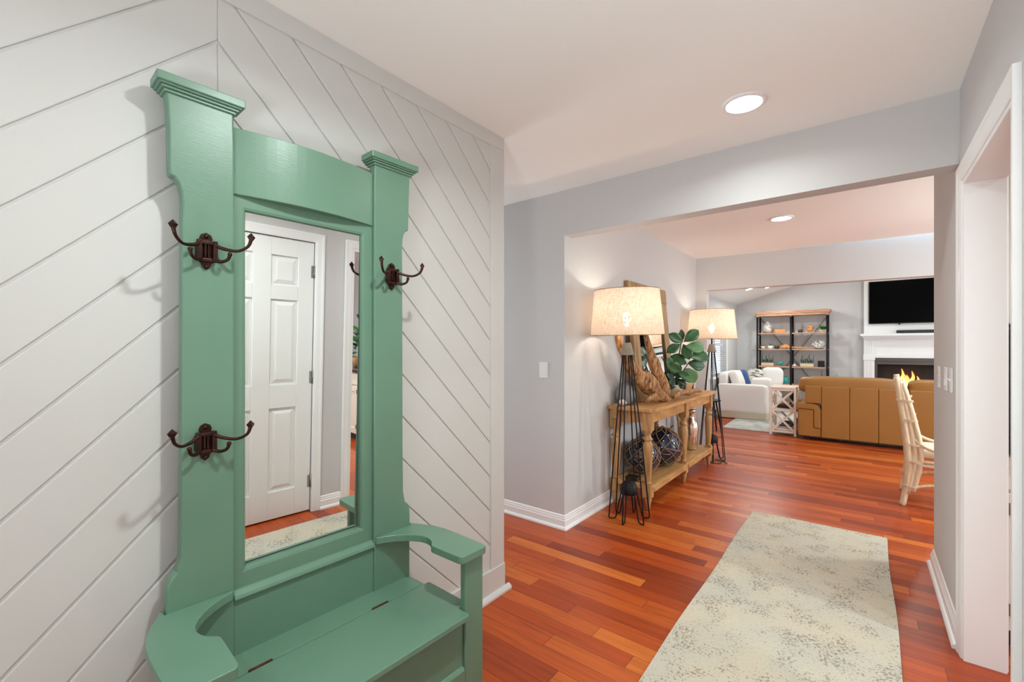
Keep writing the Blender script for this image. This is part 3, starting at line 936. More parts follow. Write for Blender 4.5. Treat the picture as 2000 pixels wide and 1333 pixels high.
# ================================================================== FLOOR LAMPS
def floor_lamp(loc, label, rz):
    t = thing('floor_lamp', label, 'floor lamp', loc, rz, 'burlap shade hairpin floor lamps')
    # shade
    rb, rt, z0, z1 = 0.270, 0.236, 1.405, 1.742
    prof = [(rb + (rt - rb) * i / 8, z0 + (z1 - z0) * i / 8) for i in range(9)]
    s_ = MB().lathe(prof, n=56, cap=False).build('lamp_shade', M['shade'], t, recalc=False)
    s_['label'] = 'cream burlap drum shade'
    for r, z in ((rb, z0), (rt, z1)):
        MB().tube([(r * math.cos(2 * PI * k / 48), r * math.sin(2 * PI * k / 48), z) for k in range(48)], 0.0028, 6, closed=True).build('shade_rim', M['rope'], s_)
    m = MB()
    for k in range(3):
        a = 2 * PI * k / 3
        m.tube([(0.02 * math.cos(a), 0.02 * math.sin(a), z1 - 0.03), (rt * math.cos(a), rt * math.sin(a), z1 - 0.004)], 0.0022, 6)
    m.tube([(0.02 * math.cos(2 * PI * k / 16), 0.02 * math.sin(2 * PI * k / 16), z1 - 0.03) for k in range(16)], 0.003, 6, closed=True)
    for y in (-0.018, 0.018):
        m.tube([(0, y, 1.455), (0, y * 2.4, 1.50), (0, y * 2.4, 1.65), (0, y, z1 - 0.03)], 0.0018, 6)
    m.build('harp', M['nickel'], t)
    MB().lathe([(0.010, 1.345), (0.010, 1.40), (0.019, 1.41), (0.019, 1.46), (0.016, 1.465)], n=20).build('socket', M['steel'], t)
    b = MB().lathe([(0.013, 1.465), (0.016, 1.49), (0.028, 1.52), (0.031, 1.54), (0.026, 1.562), (0.012, 1.575), (0.001, 1.577)], n=20).build('bulb', M['bulb'], t)
    b.visible_shadow = True
    # hub cone
    MB().lathe([(0.052, 1.252), (0.050, 1.262), (0.030, 1.338), (0.026, 1.345)], n=28).build('hub', M['concrete'], t)
    # hairpin legs
    for k in range(6):
        a = PI / 6 + 2 * PI * k / 6
        def P(r, z, off=0.0):
            return (r * math.cos(a) - off * math.sin(a), r * math.sin(a) + off * math.cos(a), z)
        pts = [P(0.032, 1.26), P(0.09, 0.70), P(0.150, 0.055), P(0.153, 0.020), P(0.150, 0.009), P(0.142, 0.0055), P(0.116, 0.0055), P(0.106, 0.009), P(0.099, 0.022), P(0.060, 0.20), P(0.045, 0.245)]
        MB().tube(pts, 0.0052, 8).build('leg', M['black_metal'], t)
    MB().lathe([(0.066, 0.198), (0.068, 0.205), (0.066, 0.235), (0.058, 0.262), (0.042, 0.284), (0.020, 0.296), (0.001, 0.299)], n=28).build('base_dome', M['black_metal'], t)
    L = bpy.data.lights.new('lamp_bulb_light', 'POINT')
    L.energy = 3.2; L.color = (1.0, 0.89, 0.76); L.shadow_soft_size = 0.02
    o = bpy.data.objects.new('lamp_bulb_light', L); COL.objects.link(o); o.parent = t; o.location = (0, 0, 1.60)
    return t
near_lamp = floor_lamp((-1.405, 3.220, 0), 'black hairpin floor lamp with burlap shade at near end of console table', 0.1)
near_lamp.rotation_euler = (0.038, 0, 0.1)
far_lamp = floor_lamp((-1.395, 5.530, 0), 'black hairpin floor lamp with burlap shade at far end of console table', 0.35)

# ================================================================== THINGS ON THE CONSOLE
# leaning frame mirror
fm = thing('framed_mirror', 'reclaimed wood framed mirror leaning on the wall above console table', 'mirror', (-1.572, 4.25, 0.802))
fm.rotation_euler = (0, math.radians(-5.5), 0)
fw = 0.145
FH = 1.09
m = MB().box(-0.02, 0.018, -0.47, -0.47 + fw, 0, FH - fw).build('stile', M['reclaimed'], fm, bevel=0.003)
m = MB().box(-0.02, 0.018, 0.47 - fw, 0.47, 0, FH - fw).build('stile', M['reclaimed'], fm, bevel=0.003)
MB().box(-0.022, 0.022, -0.49, 0.475, FH - fw, FH).build('top_rail', M['reclaimed'], fm, bevel=0.003)
MB().box(-0.018, 0.016, -0.47 + fw, 0.47 - fw, 0, fw).build('bottom_rail', M['reclaimed'], fm, bevel=0.003)
MB().box(-0.006, 0.0, -0.47 + fw, 0.47 - fw, fw, FH - fw).build('mirror_glass', M['mirror'], fm)

def gnarly(pts, rad, seed, n=20, sub=7, flat=0.6, amp=0.35):
    P = catmull(pts, sub)
    R = lerp_list(rad, len(P))
    m = MB()
    vs, fs = [], []
    prev = None
    for i, p in enumerate(P):
        d = (P[min(i + 1, len(P) - 1)] - P[max(i - 1, 0)]).normalized()
        a = d.orthogonal().normalized() if prev is None else (prev - d * prev.dot(d)).normalized()
        prev = a
        b = d.cross(a)
        for j in range(n):
            t = 2 * PI * j / n
            q = a * math.cos(t) + b * math.sin(t) * flat
            k = 1 + amp * noise.noise(Vector((math.cos(t) * 1.5 + seed, math.sin(t) * 1.5, i * 0.22 + seed))) + amp * 0.7 * noise.noise(Vector((math.cos(t) * 4, math.sin(t) * 4 + seed, i * 0.13)))
            vs.append(p + q * R[i] * k)
    L = len(P)
    for i in range(L - 1):
        for j in range(n):
            fs.append((i * n + j, i * n + (j + 1) % n, (i + 1) * n + (j + 1) % n, (i + 1) * n + j))
    fs.append(tuple(reversed(range(n)))); fs.append(tuple((L - 1) * n + j for j in range(n)))
    m.add(vs, fs, True)
    return m
dw = thing('driftwood_sculpture', 'large upright forked driftwood sculpture on console table behind the near lamp', 'driftwood', (-1.42, 3.85, 0.80))
def rel(o, pts):
    L = Vector(o.location)
    return [tuple(Vector(p) - L) for p in pts]
gnarly(rel(dw, [(-1.545, 3.30, 1.40), (-1.53, 3.36, 1.28), (-1.50, 3.48, 1.12), (-1.43, 3.70, 0.96), (-1.42, 3.85, 0.865)]), [0.018, 0.034, 0.050, 0.070, 0.055], 1.3).build('branch', M['driftwood'], dw)
gnarly(rel(dw, [(-1.44, 3.62, 1.42), (-1.435, 3.70, 1.28), (-1.42, 3.79, 1.12), (-1.40, 3.90, 0.98), (-1.375, 3.98, 0.86)]), [0.016, 0.030, 0.050, 0.062, 0.034], 4.1).build('branch', M['driftwood'], dw)
gnarly(rel(dw, [(-1.45, 3.62, 1.06), (-1.42, 3.71, 0.97), (-1.40, 3.84, 0.875), (-1.345, 3.96, 0.822)]), [0.040, 0.072, 0.055, 0.012], 7.7).build('root', M['driftwood'], dw)
gnarly(rel(dw, [(-1.42, 3.60, 0.84), (-1.42, 3.70, 0.86), (-1.42, 3.85, 0.865), (-1.40, 3.98, 0.86)]), [0.018, 0.042, 0.055, 0.03], 9.2).build('root', M['driftwood'], dw)
m = gnarly([(-1.345, 4.06, 0.84), (-1.34, 4.25, 0.855), (-1.335, 4.5, 0.852), (-1.34, 4.72, 0.845), (-1.33, 4.86, 0.822)], [0.024, 0.036, 0.036, 0.028, 0.008], 12.5, amp=0.5)
tag(m.build('driftwood_branch', M['driftwood'], loc=(-1.34, 4.45, 0.80)), 'low gnarled piece of driftwood lying along front edge of console table', 'driftwood')

# potted fig
pl = thing('potted_fig', 'green broad-leaved fig plant in small cream pot on console table', 'plant', (-1.478, 4.42, 0.80))
MB().lathe([(0.055, 0.0), (0.06, 0.004), (0.068, 0.115), (0.070, 0.12), (0.064, 0.12), (0.064, 0.10), (0.001, 0.098)], n=28).build('pot', M['pot'], pl)
RV = Vector((0.7845, 0.6202, 0)); FV = Vector((-0.6202, 0.7845, 0)); UV = Vector((0, 0, 1))
def S(px, py, dep=0.0):        # offsets measured sideways / upwards from the pot
    return RV * ((px - 490) * 0.00104) + UV * ((1100 - py) * 0.00104) + FV * dep
m = MB()
m.tube(catmull([S(490, 1000), S(500, 900, 0.01), S(540, 760, 0.0), S(572, 590, 0.0)], 5), 0.006, 8)
m.tube(catmull([S(490, 1000), S(460, 850, 0.03), S(400, 720, 0.05)], 5), 0.005, 8)
m.tube(catmull([S(495, 1000), S(560, 880, -0.03), S(640, 760, -0.04)], 5), 0.005, 8)
m.build('stem', M['stem'], pl)
leaves = [((572, 585), (440, 515), 0.5, 'leaf'), ((572, 575), (560, 480), 0.45, 'leaf'), ((580, 580), (705, 480), 0.55, 'leaf'), ((560, 600), (440, 665), 0.5, 'leaf'),
          ((590, 600), (630, 730), 0.62, 'leaf'), ((600, 620), (770, 640), 0.55, 'leaf_lite'), ((630, 720), (810, 715), 0.62, 'leaf'), ((620, 790), (490, 720), 0.62, 'leaf'),
          ((630, 780), (785, 810), 0.62, 'leaf'), ((600, 830), (670, 945), 0.8, 'leaf_lite'), ((560, 860), (430, 800), 0.6, 'leaf'), ((460, 850), (400, 740), 0.6, 'leaf'),
          ((520, 860), (640, 920), 0.55, 'leaf'), ((500, 900), (400, 880), 0.5, 'leaf_dark'), ((500, 920), (410, 1000), 0.5, 'leaf_dark'), ((500, 920), (600, 1010), 0.5, 'leaf_dark'),
          ((500, 900), (560, 800), 0.5, 'leaf_dark')]
for i in range(26):
    a = rnd.uniform(0, 2 * PI); r0 = rnd.uniform(10, 50); r1 = r0 + rnd.uniform(60, 95)
    leaves.append(((500 + r0 * math.cos(a), 935 + r0 * 0.8 * math.sin(a)), (500 + r1 * math.cos(a), 935 + r1 * 0.8 * math.sin(a)), 0.6, 'leaf_dark'))
for i, (b, e, wd, mt) in enumerate(leaves):
    d0 = rnd.uniform(-0.05, 0.0) + min(0, (b[0] - 490) * 0.0008); d1 = d0 + rnd.uniform(-0.05, 0.03) + min(0, (e[0] - 490) * 0.0004)
    B, E_ = S(b[0], b[1], d0), S(e[0], e[1], d1)
    L = (E_ - B).length
    nr = -FV + UV * rnd.uniform(0.0, 0.6) + RV * rnd.uniform(-0.3, 0.3)
    L *= 1.12
    MB().leaf(B, E_ - B, nr, L, L * wd * 1.1, rnd.uniform(0.02, 0.2)).build('leaf', M[mt], pl, recalc=False, solid=0.0006)

# glass bottle, grey jar, shells, rope charm
g = thing('glass_bottle', 'clear glass bottle on far end of console table', 'bottle', (-1.50, 5.00, 0.80))
MB().lathe([(0.050, 0.0), (0.053, 0.006), (0.053, 0.15), (0.045, 0.18), (0.022, 0.215), (0.018, 0.25), (0.021, 0.258), (0.015, 0.258), (0.016, 0.215), (0.040, 0.178), (0.048, 0.15), (0.048, 0.012), (0.001, 0.010)], n=28).build('glass_body', M['glass'], g)
g = thing('ceramic_jar', 'round grey ceramic jar on console table behind the near lamp legs', 'jar', (-1.60, 3.585, 0.80))
MB().lathe([(0.035, 0.0), (0.052, 0.006), (0.078, 0.045), (0.084, 0.09), (0.072, 0.135), (0.045, 0.165), (0.036, 0.172), (0.040, 0.182), (0.033, 0.182), (0.030, 0.165), (0.06, 0.13), (0.07, 0.09), (0.001, 0.02)], n=30).build('jar_body', M['grey_ceramic'], g)
m = MB().blob((-1.57, 3.465, 0.830), (0.030, 0.034, 0.026), 16, 10, 1.0, 0.35, 4, 2.0)
m.tube(catmull([(-1.57, 3.46, 0.828), (-1.555, 3.445, 0.832), (-1.545, 3.435, 0.826)], 4), [0.02, 0.018, 0.016, 0.014, 0.012, 0.010, 0.009, 0.007, 0.004], 8)
tag(m.build('conch_shell', M['white_ceramic'], loc=(-1.57, 3.465, 0.801)), 'small white conch shell on near end of console table', 'shell')
t = thing('rope_garland', 'knotted jute rope hanging over near end of console table by the wall', 'rope', (-1.62, 3.40, 0.80))
m = MB().tube(catmull([(0.0, 0.09, 0.012), (0, 0.02, 0.014), (0.01, -0.005, 0.0), (0.012, -0.008, -0.12), (0.005, -0.012, -0.30)], 6), 0.008, 8)
m.tube(catmull([(0.02, 0.08, 0.012), (0.022, 0.01, 0.014), (0.022, -0.006, -0.01), (0.020, -0.010, -0.15), (0.010, -0.012, -0.28)], 6), 0.007, 8)
m.build('rope', M['rope'], t)
for z in (-0.09, -0.29):
    MB().blob((0.012, -0.010, z), (0.020, 0.018, 0.020), 12, 8, 1, 0.3, 5).build('knot', M['rope'], t)
# lower shelf: glass floats in nets, mercury vase, adapter
def net_float(loc, R, label, gmat, netcol, seed):
    t = thing('glass_float', label, 'glass float', loc, 0.0, 'roped glass floats on the lower shelf')
    c = Vector((0, 0, R + 0.006))
    MB().blob(c, (R, R, R), 40, 24).build('glass_ball', gmat, t)
    r = random.Random(seed)
    m = MB()
    RR = R * 1.035
    def sp(th, ph):
        return c + Vector((math.cos(ph) * math.cos(th), math.cos(ph) * math.sin(th), math.sin(ph))) * RR
    n = 9
    rows = [-1.1, -0.7, -0.3, 0.1, 0.5, 0.9, 1.25]
    J = {}
    for i, ph in enumerate(rows):
        for k in range(n):
            J[i, k] = (2 * PI * (k + 0.5 * (i % 2)) / n + r.uniform(-0.08, 0.08), ph + r.uniform(-0.06, 0.06))
    def arc3(a, b):
        pts = []
        da = (b[0] - a[0] + PI) % (2 * PI) - PI
        for q in range(6):
            t_ = q / 5
            p = sp(a[0] + da * t_, a[1] + (b[1] - a[1]) * t_)
            pts.append(p)
        return pts
    for i in range(len(rows) - 1):
        for k in range(n):
            nb = [(k, ), ((k - 1) % n, )] if i % 2 == 0 else [(k, ), ((k + 1) % n, )]
            for (q, ) in nb:
                m.tube(arc3(J[i, k], J[i + 1, q]), 0.0036, 6)
    for k in range(n):
        a = J[len(rows) - 1, k]
        m.tube([sp(a[0], a[1]), sp(a[0], 1.42), c + Vector((0, 0, RR * 1.02))], 0.0036, 6)
    for q in range(10):
        th = r.uniform(0, 2 * PI)
        z_ = r.uniform(-0.5, 0.9)
        p0 = sp(th, z_); p1 = sp(th + r.uniform(0.3, 0.9), z_ + r.uniform(-0.3, 0.3))
        mid = (p0 + p1) / 2; mid = c + (mid - c).normalized() * (RR * 1.06)
        m.tube(catmull([p0, mid, p1], 5), 0.004, 6)
    m.blob(c + Vector((0, 0, RR * 1.02)), (0.016, 0.016, 0.012), 10, 8)
    m.build('rope_net', netcol, t)
    return t
net_float((-1.49, 4.17, 0.173), 0.172, 'large dark blue glass float wrapped in jute net on lower shelf', M['blue_glass'], M['rope'], 3)
net_float((-1.535, 3.80, 0.173), 0.148, 'smaller dark glass float in net behind the front table leg', M['blue_glass'], M['rope'], 8)
g = thing('mercury_vase', 'tall mottled silver and copper glass vase on lower shelf', 'vase', (-1.48, 5.02, 0.173))
MB().lathe([(0.062, 0.0), (0.068, 0.01), (0.070, 0.14), (0.078, 0.23), (0.070, 0.29), (0.042, 0.33), (0.034, 0.36), (0.046, 0.41), (0.052, 0.43), (0.046, 0.43), (0.03, 0.36), (0.03, 0.33), (0.06, 0.28), (0.001, 0.02)], n=30).build('vase_body', M['mercury'], g)
m = gnarly([(-1.50, 4.86, 0.20), (-1.53, 4.84, 0.36), (-1.55, 4.85, 0.50), (-1.57, 4.84, 0.56)], [0.022, 0.026, 0.02, 0.012], 33, amp=0.4)
tag(m.build('bark_branch', M['reclaimed'], loc=(-1.53, 4.84, 0.173)), 'short weathered branch standing beside the mottled silver vase', 'branch')
m = MB().box(-0.05, 0.05, -0.04, 0.04, 0, 0.032)
t = thing('power_adapter', 'small black power adapter with cord on near end of lower shelf', 'adapter', (-1.52, 3.555, 0.173))
m.build('adapter_body', M['black'], t, bevel=0.004)
MB().tube(catmull([(0.02, -0.04, 0.014), (0.05, -0.055, 0.012), (0.08, -0.03, 0.006), (0.11, -0.01, 0.006), (0.15, -0.03, 0.006)], 6), 0.003, 6).build('cord', M['cord'], t)
t = thing('lamp_plug', 'black plug and looped cord at the outlet above the lower shelf', 'plug', (-1.681, 4.83, 0.422))
MB().box(0, 0.03, -0.015, 0.015, -0.012, 0.012).build('plug_body', M['black'], t, bevel=0.003)
MB().tube(catmull([(0.03, 0, 0), (0.06, 0.01, 0.03), (0.075, -0.02, 0.05), (0.06, -0.05, 0.02), (0.04, -0.05, -0.05), (0.03, -0.02, -0.12)], 6), 0.0032, 6).build('cord', M['cord'], t)
cp = [(-1.36, 5.545, 0.006), (-1.30, 5.485, 0.006), (-1.26, 5.385, 0.006), (-1.30, 5.325, 0.006), (-1.37, 5.355, 0.006), (-1.34, 5.445, 0.006), (-1.25, 5.465, 0.006), (-1.20, 5.405, 0.006)]
cp = [Matrix.Rotation(-0.35, 3, 'Z') @ (Vector(p) - Vector((-1.395, 5.530, 0))) for p in cp]
MB().tube(catmull(cp, 6), 0.004, 6).build('cord', M['cord'], far_lamp)['label'] = 'coiled black cord'

for o_ in list(bpy.data.objects):
    if o_.parent is None and o_.get('category') and -1.69 < o_.location.x < -1.3 and 3.3 < o_.location.y < 5.35:
        if 0.79 < o_.location.z < 0.81:
            o_.location.z += 0.0205
        elif 0.17 < o_.location.z < 0.18:
            o_.location.z += 0.0255

# ================================================================== RATTAN CHAIR
ch = thing('rattan_chair', 'whitewashed rattan dining chair with cream cushion seen past the right wall', 'chair', (0.50, 5.15, 0), -0.045)
R_ = M['rattan']
for s_ in (-1, 1):
    y = s_ * 0.25
    MB().tube(catmull([(-0.238, y * 1.04, 0.0), (-0.215, y, 0.14), (-0.198, y, 0.32), (-0.205, y, 0.47), (-0.218, y, 0.62), (-0.246, y, 0.85), (-0.276, y, 1.06)], 5), lerp_list([0.021, 0.023, 0.026, 0.028, 0.026, 0.023, 0.021], 31), 12).build('back_post', R_, ch)
    MB().tube(catmull([(-0.175, y, 0.12), (-0.132, y, 0.32), (-0.126, y, 0.47), (-0.148, y, 0.62), (-0.198, y, 0.85), (-0.240, y * 0.98, 1.01)], 5), 0.020, 10).build('back_post_inner', R_, ch)
    MB().tube(catmull([(-0.205, y, 0.10), (-0.167, y, 0.32), (-0.164, y, 0.47), (-0.183, y, 0.62), (-0.222, y, 0.85), (-0.258, y * 0.98, 1.03)], 5), 0.021, 10).build('back_post_middle', R_, ch)
    MB().tube(catmull([(0.24, y, 0.0), (0.225, y, 0.25), (0.215, y, 0.42)], 4), 0.020, 12).build('leg', R_, ch)
    m = MB().tube(catmull([(-0.17, y, 0.345), (0.02, y * 1.02, 0.345), (0.215, y, 0.345)], 4), 0.016, 10).tube(catmull([(-0.17, y, 0.375), (0.02, y * 1.02, 0.375), (0.215, y, 0.375)], 4), 0.014, 10)
    m.build('side_rail', R_, ch)
    MB().tube(catmull([(-0.18, y, 0.15), (-0.08, y, 0.185), (0.05, y, 0.20), (0.23, y, 0.175)], 5), 0.013, 10).build('stretcher', R_, ch)
    MB().tube(catmull([(-0.17, y, 0.56), (-0.10, y * 1.05, 0.50), (0.0, y * 1.08, 0.465), (0.12, y * 1.06, 0.45), (0.22, y * 1.0, 0.44)], 5), 0.015, 10).build('seat_arm', R_, ch)
    for z, x in ((0.16, -0.195), (0.36, -0.164), (0.50, -0.168), (0.70, -0.197), (0.86, -0.224)):
        m = MB()
        for q in range(3):
            m.tube([(x + 0.054 * math.cos(2 * PI * k / 16), y + 0.029 * math.sin(2 * PI * k / 16), z + q * 0.007 - 0.1 * 0.036 * math.cos(2 * PI * k / 16)) for k in range(16)], 0.0026, 6, closed=True)
        m.build('cane_wrap', R_, ch)
m = MB()
for z, x in ((1.02, -0.262), (0.94, -0.240), (0.60, -0.19)):
    m.tube([(x, -0.25, z), (x - 0.02, 0, z + 0.01), (x, 0.25, z)], 0.016, 10)
for k in range(-5, 6):
    m.tube([(-0.25, k * 0.042, 0.94), (-0.225, k * 0.042, 0.78), (-0.198, k * 0.042, 0.60)], 0.007, 8)
m.build('back_slats', R_, ch)
MB().tube([(-0.16, -0.25, 0.36), (-0.16, 0.25, 0.36)], 0.016, 10).tube([(0.215, -0.25, 0.36), (0.215, 0.25, 0.36)], 0.016, 10).tube([(-0.178, -0.25, 0.17), (-0.178, 0.25, 0.17)], 0.012, 10).build('cross_rail', R_, ch)
MB().blob((0.04, 0, 0.435), (0.20, 0.225, 0.045), 28, 12, 0.45).build('seat_cushion', M['seat_cloth'], ch)

# ================================================================== TAN LEATHER SOFA
sf = thing('leather_sofa', 'tan leather sofa with its back to the hall facing the fireplace', 'sofa', (0.30, 7.46, 0.0105))
Lh = M['leather']
x0, x1 = -1.05, 1.06
m = MB().box(x0 + 0.02, x1 - 0.02, 0.03, 0.92, 0.05, 0.40).build('base', Lh, sf, bevel=0.03, seg=3)
# back panels divided by seams
edges = [x0 + 0.10, x0 + 0.29, x0 + 0.60, x0 + 0.90, x0 + 1.2, x1 - 0.6, x1 - 0.29, x1 - 0.10]
for i in range(len(edges) - 1):
    a, b = edges[i], edges[i + 1]
    zb = 0.05
    if i in (0, len(edges) - 2):
        zb = 0.515
    MB().box(a + 0.0015, b - 0.0015, 0.0, 0.16, zb, 0.755).build('back_panel', Lh, sf, bevel=0.010, seg=3)
for a, b in ((x0 + 0.015, x0 + 1.18), (x0 + 1.19, x1 - 0.015)):
    MB().blob(((a + b) / 2, 0.20, 0.76), ((b - a) / 2, 0.17, 0.125), 40, 18, 0.42, 0.03, 4, a).build('head_cushion', Lh, sf)
for i in range(2):
    a = -0.74 + i * 0.745
    MB().blob((a + 0.37, 0.62, 0.44), (0.365, 0.34, 0.10), 32, 14, 0.35).build('seat_cushion', Lh, sf)
for s_ in (0, 1):
    def X_(v):
        return x0 + v if s_ == 0 else x1 - v
    xs = sorted((X_(0.0), X_(0.285)))
    MB().box(xs[0] + 0.01, xs[1] - 0.004, 0.035, 0.90, 0.05, 0.50).build('arm', Lh, sf, bevel=0.03, seg=4)
    MB().blob(((xs[0] + xs[1]) / 2 - 0.01 * (1 - 2 * s_), 0.47, 0.475), (0.135, 0.44, 0.055), 28, 12, 0.45).build('arm_pad', Lh, sf)
    # padded L-shaped band on the back of the arm
    band = [(0.0, 0.52), (0.18, 0.51), (0.235, 0.495), (0.268, 0.465), (0.285, 0.42), (0.285, 0.17), (0.205, 0.175), (0.205, 0.40), (0.195, 0.425), (0.0, 0.432)]
    p = [(X_(a), z) for a, z in band]
    MB().prism(p, 'y', 0.004, 0.05).build('arm_band', Lh, sf, bevel=0.012, seg=3)
    MB().prism([(X_(a), z) for a, z in [(0.02, 0.05), (0.02, 0.425), (0.198, 0.418), (0.198, 0.165), (0.285, 0.16), (0.285, 0.05)]], 'y', 0.015, 0.05).build('arm_back', Lh, sf, bevel=0.010, seg=3)
for sx in (x0 + 0.12, x1 - 0.12):
    for sy in (0.10, 0.85):
        MB().lathe([(0.025, 0.0), (0.03, 0.05)], (sx, sy, 0), 14).build('foot', M['brown_dark'], sf)

# ================================================================== WHITE SLIPCOVERED SOFA
ws = thing('slipcovered_sofa', 'white slipcovered sofa along the left living room wall under the window', 'sofa', (-1.80, 9.73, 0.0105))
def drape(x0, x1, y0, y1, z0, z1, seed, fold=0.012, n=18):
    """box with rounded top edges and gathered sides"""
    m = MB()
    w, d, h = (x1 - x0) / 2, (y1 - y0) / 2, (z1 - z0) / 2
    c = Vector(((x0 + x1) / 2, (y0 + y1) / 2, (z0 + z1) / 2))
    nu, nv = 72, 28
    vs, fs = [], []
    for i in range(nv + 1):
        ph = -PI / 2 + PI * i / nv
        for j in range(nu):
            th = 2 * PI * j / nu
            e = 0.22
            pw = lambda x: math.copysign(abs(x) ** e, x)
            p = Vector((w * pw(math.cos(ph)) * pw(math.cos(th)), d * pw(math.cos(ph)) * pw(math.sin(th)), h * pw(math.sin(ph))))
            q = noise.noise(Vector((p.x * 3 + seed, p.y * 3, p.z * 9 + p.x * 4)))
            r = p.normalized()
            p += Vector((r.x, r.y, 0)) * fold * q
            vs.append(c + p)
    for i in range(nv):
        for j in range(nu):
            fs.append((i * nu + j, i * nu + (j + 1) % nu, (i + 1) * nu + (j + 1) % nu, (i + 1) * nu + j))
    return m.add(vs, fs, True)
W_ = M['slip']
drape(-0.385, 0.48, -0.86, -0.62, 0.10, 0.62, 1.0, 0.05).build('arm', W_, ws)
drape(-0.385, 0.48, 0.62, 0.85, 0.10, 0.62, 2.0, 0.05).build('arm', W_, ws)
drape(-0.385, -0.22, -0.62, 0.62, 0.10, 0.82, 3.0, 0.04).build('backrest', W_, ws)
drape(-0.2, 0.46, -0.66, 0.66, 0.08, 0.34, 4.0, 0.01).build('base', W_, ws)
for y in (-0.32, 0.32):
    MB().blob((0.14, y, 0.41), (0.33, 0.315, 0.09), 30, 14, 0.4).build('seat_cushion', W_, ws)
MB().box(-0.36, 0.46, -0.85, 0.84, 0.0, 0.14).build('skirt', M['linen'], ws, bevel=0.01)
Rx = lambda a: Matrix.Rotation(a, 3, 'X')
Rz = lambda a: Matrix.Rotation(a, 3, 'Z')
Ry = lambda a: Matrix.Rotation(a, 3, 'Y')
def pillow(name, c, r, rot, mat, label, grp=None):
    m = MB().blob(c, r, 36, 20, 0.5, 0.05, 3, c[1], rot)
    return tag(m.build(name, mat, loc=c), label, 'cushion', grp)
pillow('throw_pillow', (-1.90, 9.37, 0.69), (0.09, 0.23, 0.17), Ry(-0.3), M['slip'], 'white loose pillow lying against near arm of the white sofa')
pillow('throw_pillow', (-1.47, 9.25, 0.635), (0.17, 0.09, 0.11), Rx(0.2), M['slip'], 'flat white cushion on white sofa behind its near arm')
pillow('throw_pillow', (-1.87, 9.80, 0.69), (0.08, 0.15, 0.165), Rz(0.4) @ Ry(-0.3), M['blue_fab'], 'blue linen throw pillow on the white sofa')
def text_pillow():
    n = NT('printed_cotton')
    co = n.coord((5, 22, 40))
    v = n.n('ShaderNodeTexNoise'); v.inputs['Scale'].default_value = 1.0; v.inputs['Detail'].default_value = 2
    n.l(co, v.inputs['Vector'])
    n.l(n.ramp(v.outputs['Fac'], [(0.50, srgb(222, 214, 196)), (0.56, srgb(92, 96, 100))]), n.b.inputs['Base Color'])
    n.b.inputs['Roughness'].default_value = 0.9
    return n.m
pillow('throw_pillow', (-1.72, 10.06, 0.70), (0.15, 0.06, 0.165), Rz(0.3) @ Rx(-0.1), text_pillow(), 'patterned grey and cream throw pillow on the white sofa')
pillow('throw_pillow', (-1.44, 10.25, 0.71), (0.19, 0.06, 0.19), Rx(-0.08), M['slip'], 'square white pillow against far arm of the white sofa')

# ================================================================== LIVING ROOM RUG, STOOL, X TABLE
m = MB().box(-1.84, -1.04, 7.66, 8.9, 0.0, 0.010)
m = MB().prism([(-1.80, 7.80), (1.6, 6.95 + 0.75), (1.9, 10.2), (-1.88, 10.6)], 'z', 0.001, 0.010)
tag(m.build('area_rug', M['rug2'], loc=(0, 9, 0)), 'pale blue-grey patterned area rug under the living room seating', 'rug')
st = thing('wooden_stool', 'small black wooden stool with shaped seat beside the white sofa', 'stool', (-1.93, 7.55, 0))
MB().lathe([(0.13, 0.44), (0.155, 0.447), (0.16, 0.46), (0.15, 0.468), (0.001, 0.462)], n=28, sx=1.0, sy=1.1).build('seat', M['black_metal'], st)
for k in range(4):
    a = PI / 4 + k * PI / 2
    MB().tube([(0.10 * math.cos(a), 0.10 * math.sin(a), 0.445), (0.185 * math.cos(a), 0.185 * math.sin(a), 0.0)], [0.013, 0.010], 10).build('leg', M['black_metal'], st)
for k in range(4):
    a, b = PI / 4 + k * PI / 2, PI / 4 + (k + 1) * PI / 2
    z = 0.17 if k % 2 else 0.21
    r = 0.10 + 0.085 * (0.445 - z) / 0.445
    MB().tube([(r * math.cos(a), r * math.sin(a), z), (r * math.cos(b), r * math.sin(b), z)], 0.007, 8).build('stretcher', M['black_metal'], st)
xt = thing('end_table', 'whitewashed end table with crossed side braces between white and tan sofas', 'side table', (-0.935, 7.83, 0.0105))
hw, hd = 0.155, 0.23
MB().box(-hw - 0.012, hw + 0.012, -hd - 0.012, hd + 0.012, 0.685, 0.71).build('table_top', M['whitewash'], xt, bevel=0.004)
for sx in (-1, 1):
    for sy in (-1, 1):
        MB().box(sx * hw - 0.016, sx * hw + 0.016, sy * hd - 0.016, sy * hd + 0.016, 0.0, 0.685).build('leg', M['whitewash'], xt, bevel=0.003)
for z in (0.08, 0.37):
    MB().box(-hw + 0.0165, hw - 0.0165, -hd + 0.0165, hd - 0.0165, z, z + 0.018).build('shelf', M['whitewash'], xt)
m = MB()
for z0, z1 in ((0.07, 0.36), (0.38, 0.67)):
    for sy in (-1, 1):
        for a in (-1, 1):
            m.bar((-a * (hw - 0.017), sy * hd + a * 0.004, z0), (a * (hw - 0.017), sy * hd + a * 0.004, z1), 0.028, 0.008, (0, 1, 0))
    for sx in (-1, 1):
        for a in (-1, 1):
            m.bar((sx * hw + a * 0.004, -a * (hd - 0.017), z0), (sx * hw + a * 0.004, a * (hd - 0.017), z1), 0.028, 0.008, (1, 0, 0))
for z in (0.04, 0.355, 0.655):
    for sy in (-1, 1):
        m.box(-hw + 0.0165, hw - 0.0165, sy * hd - 0.009, sy * hd + 0.009, z, z + 0.028)
    for sx in (-1, 1):
        m.box(sx * hw - 0.009, sx * hw + 0.009, -hd + 0.0165, hd - 0.0165, z, z + 0.028)
m.build('cross_brace', M['whitewash'], xt)
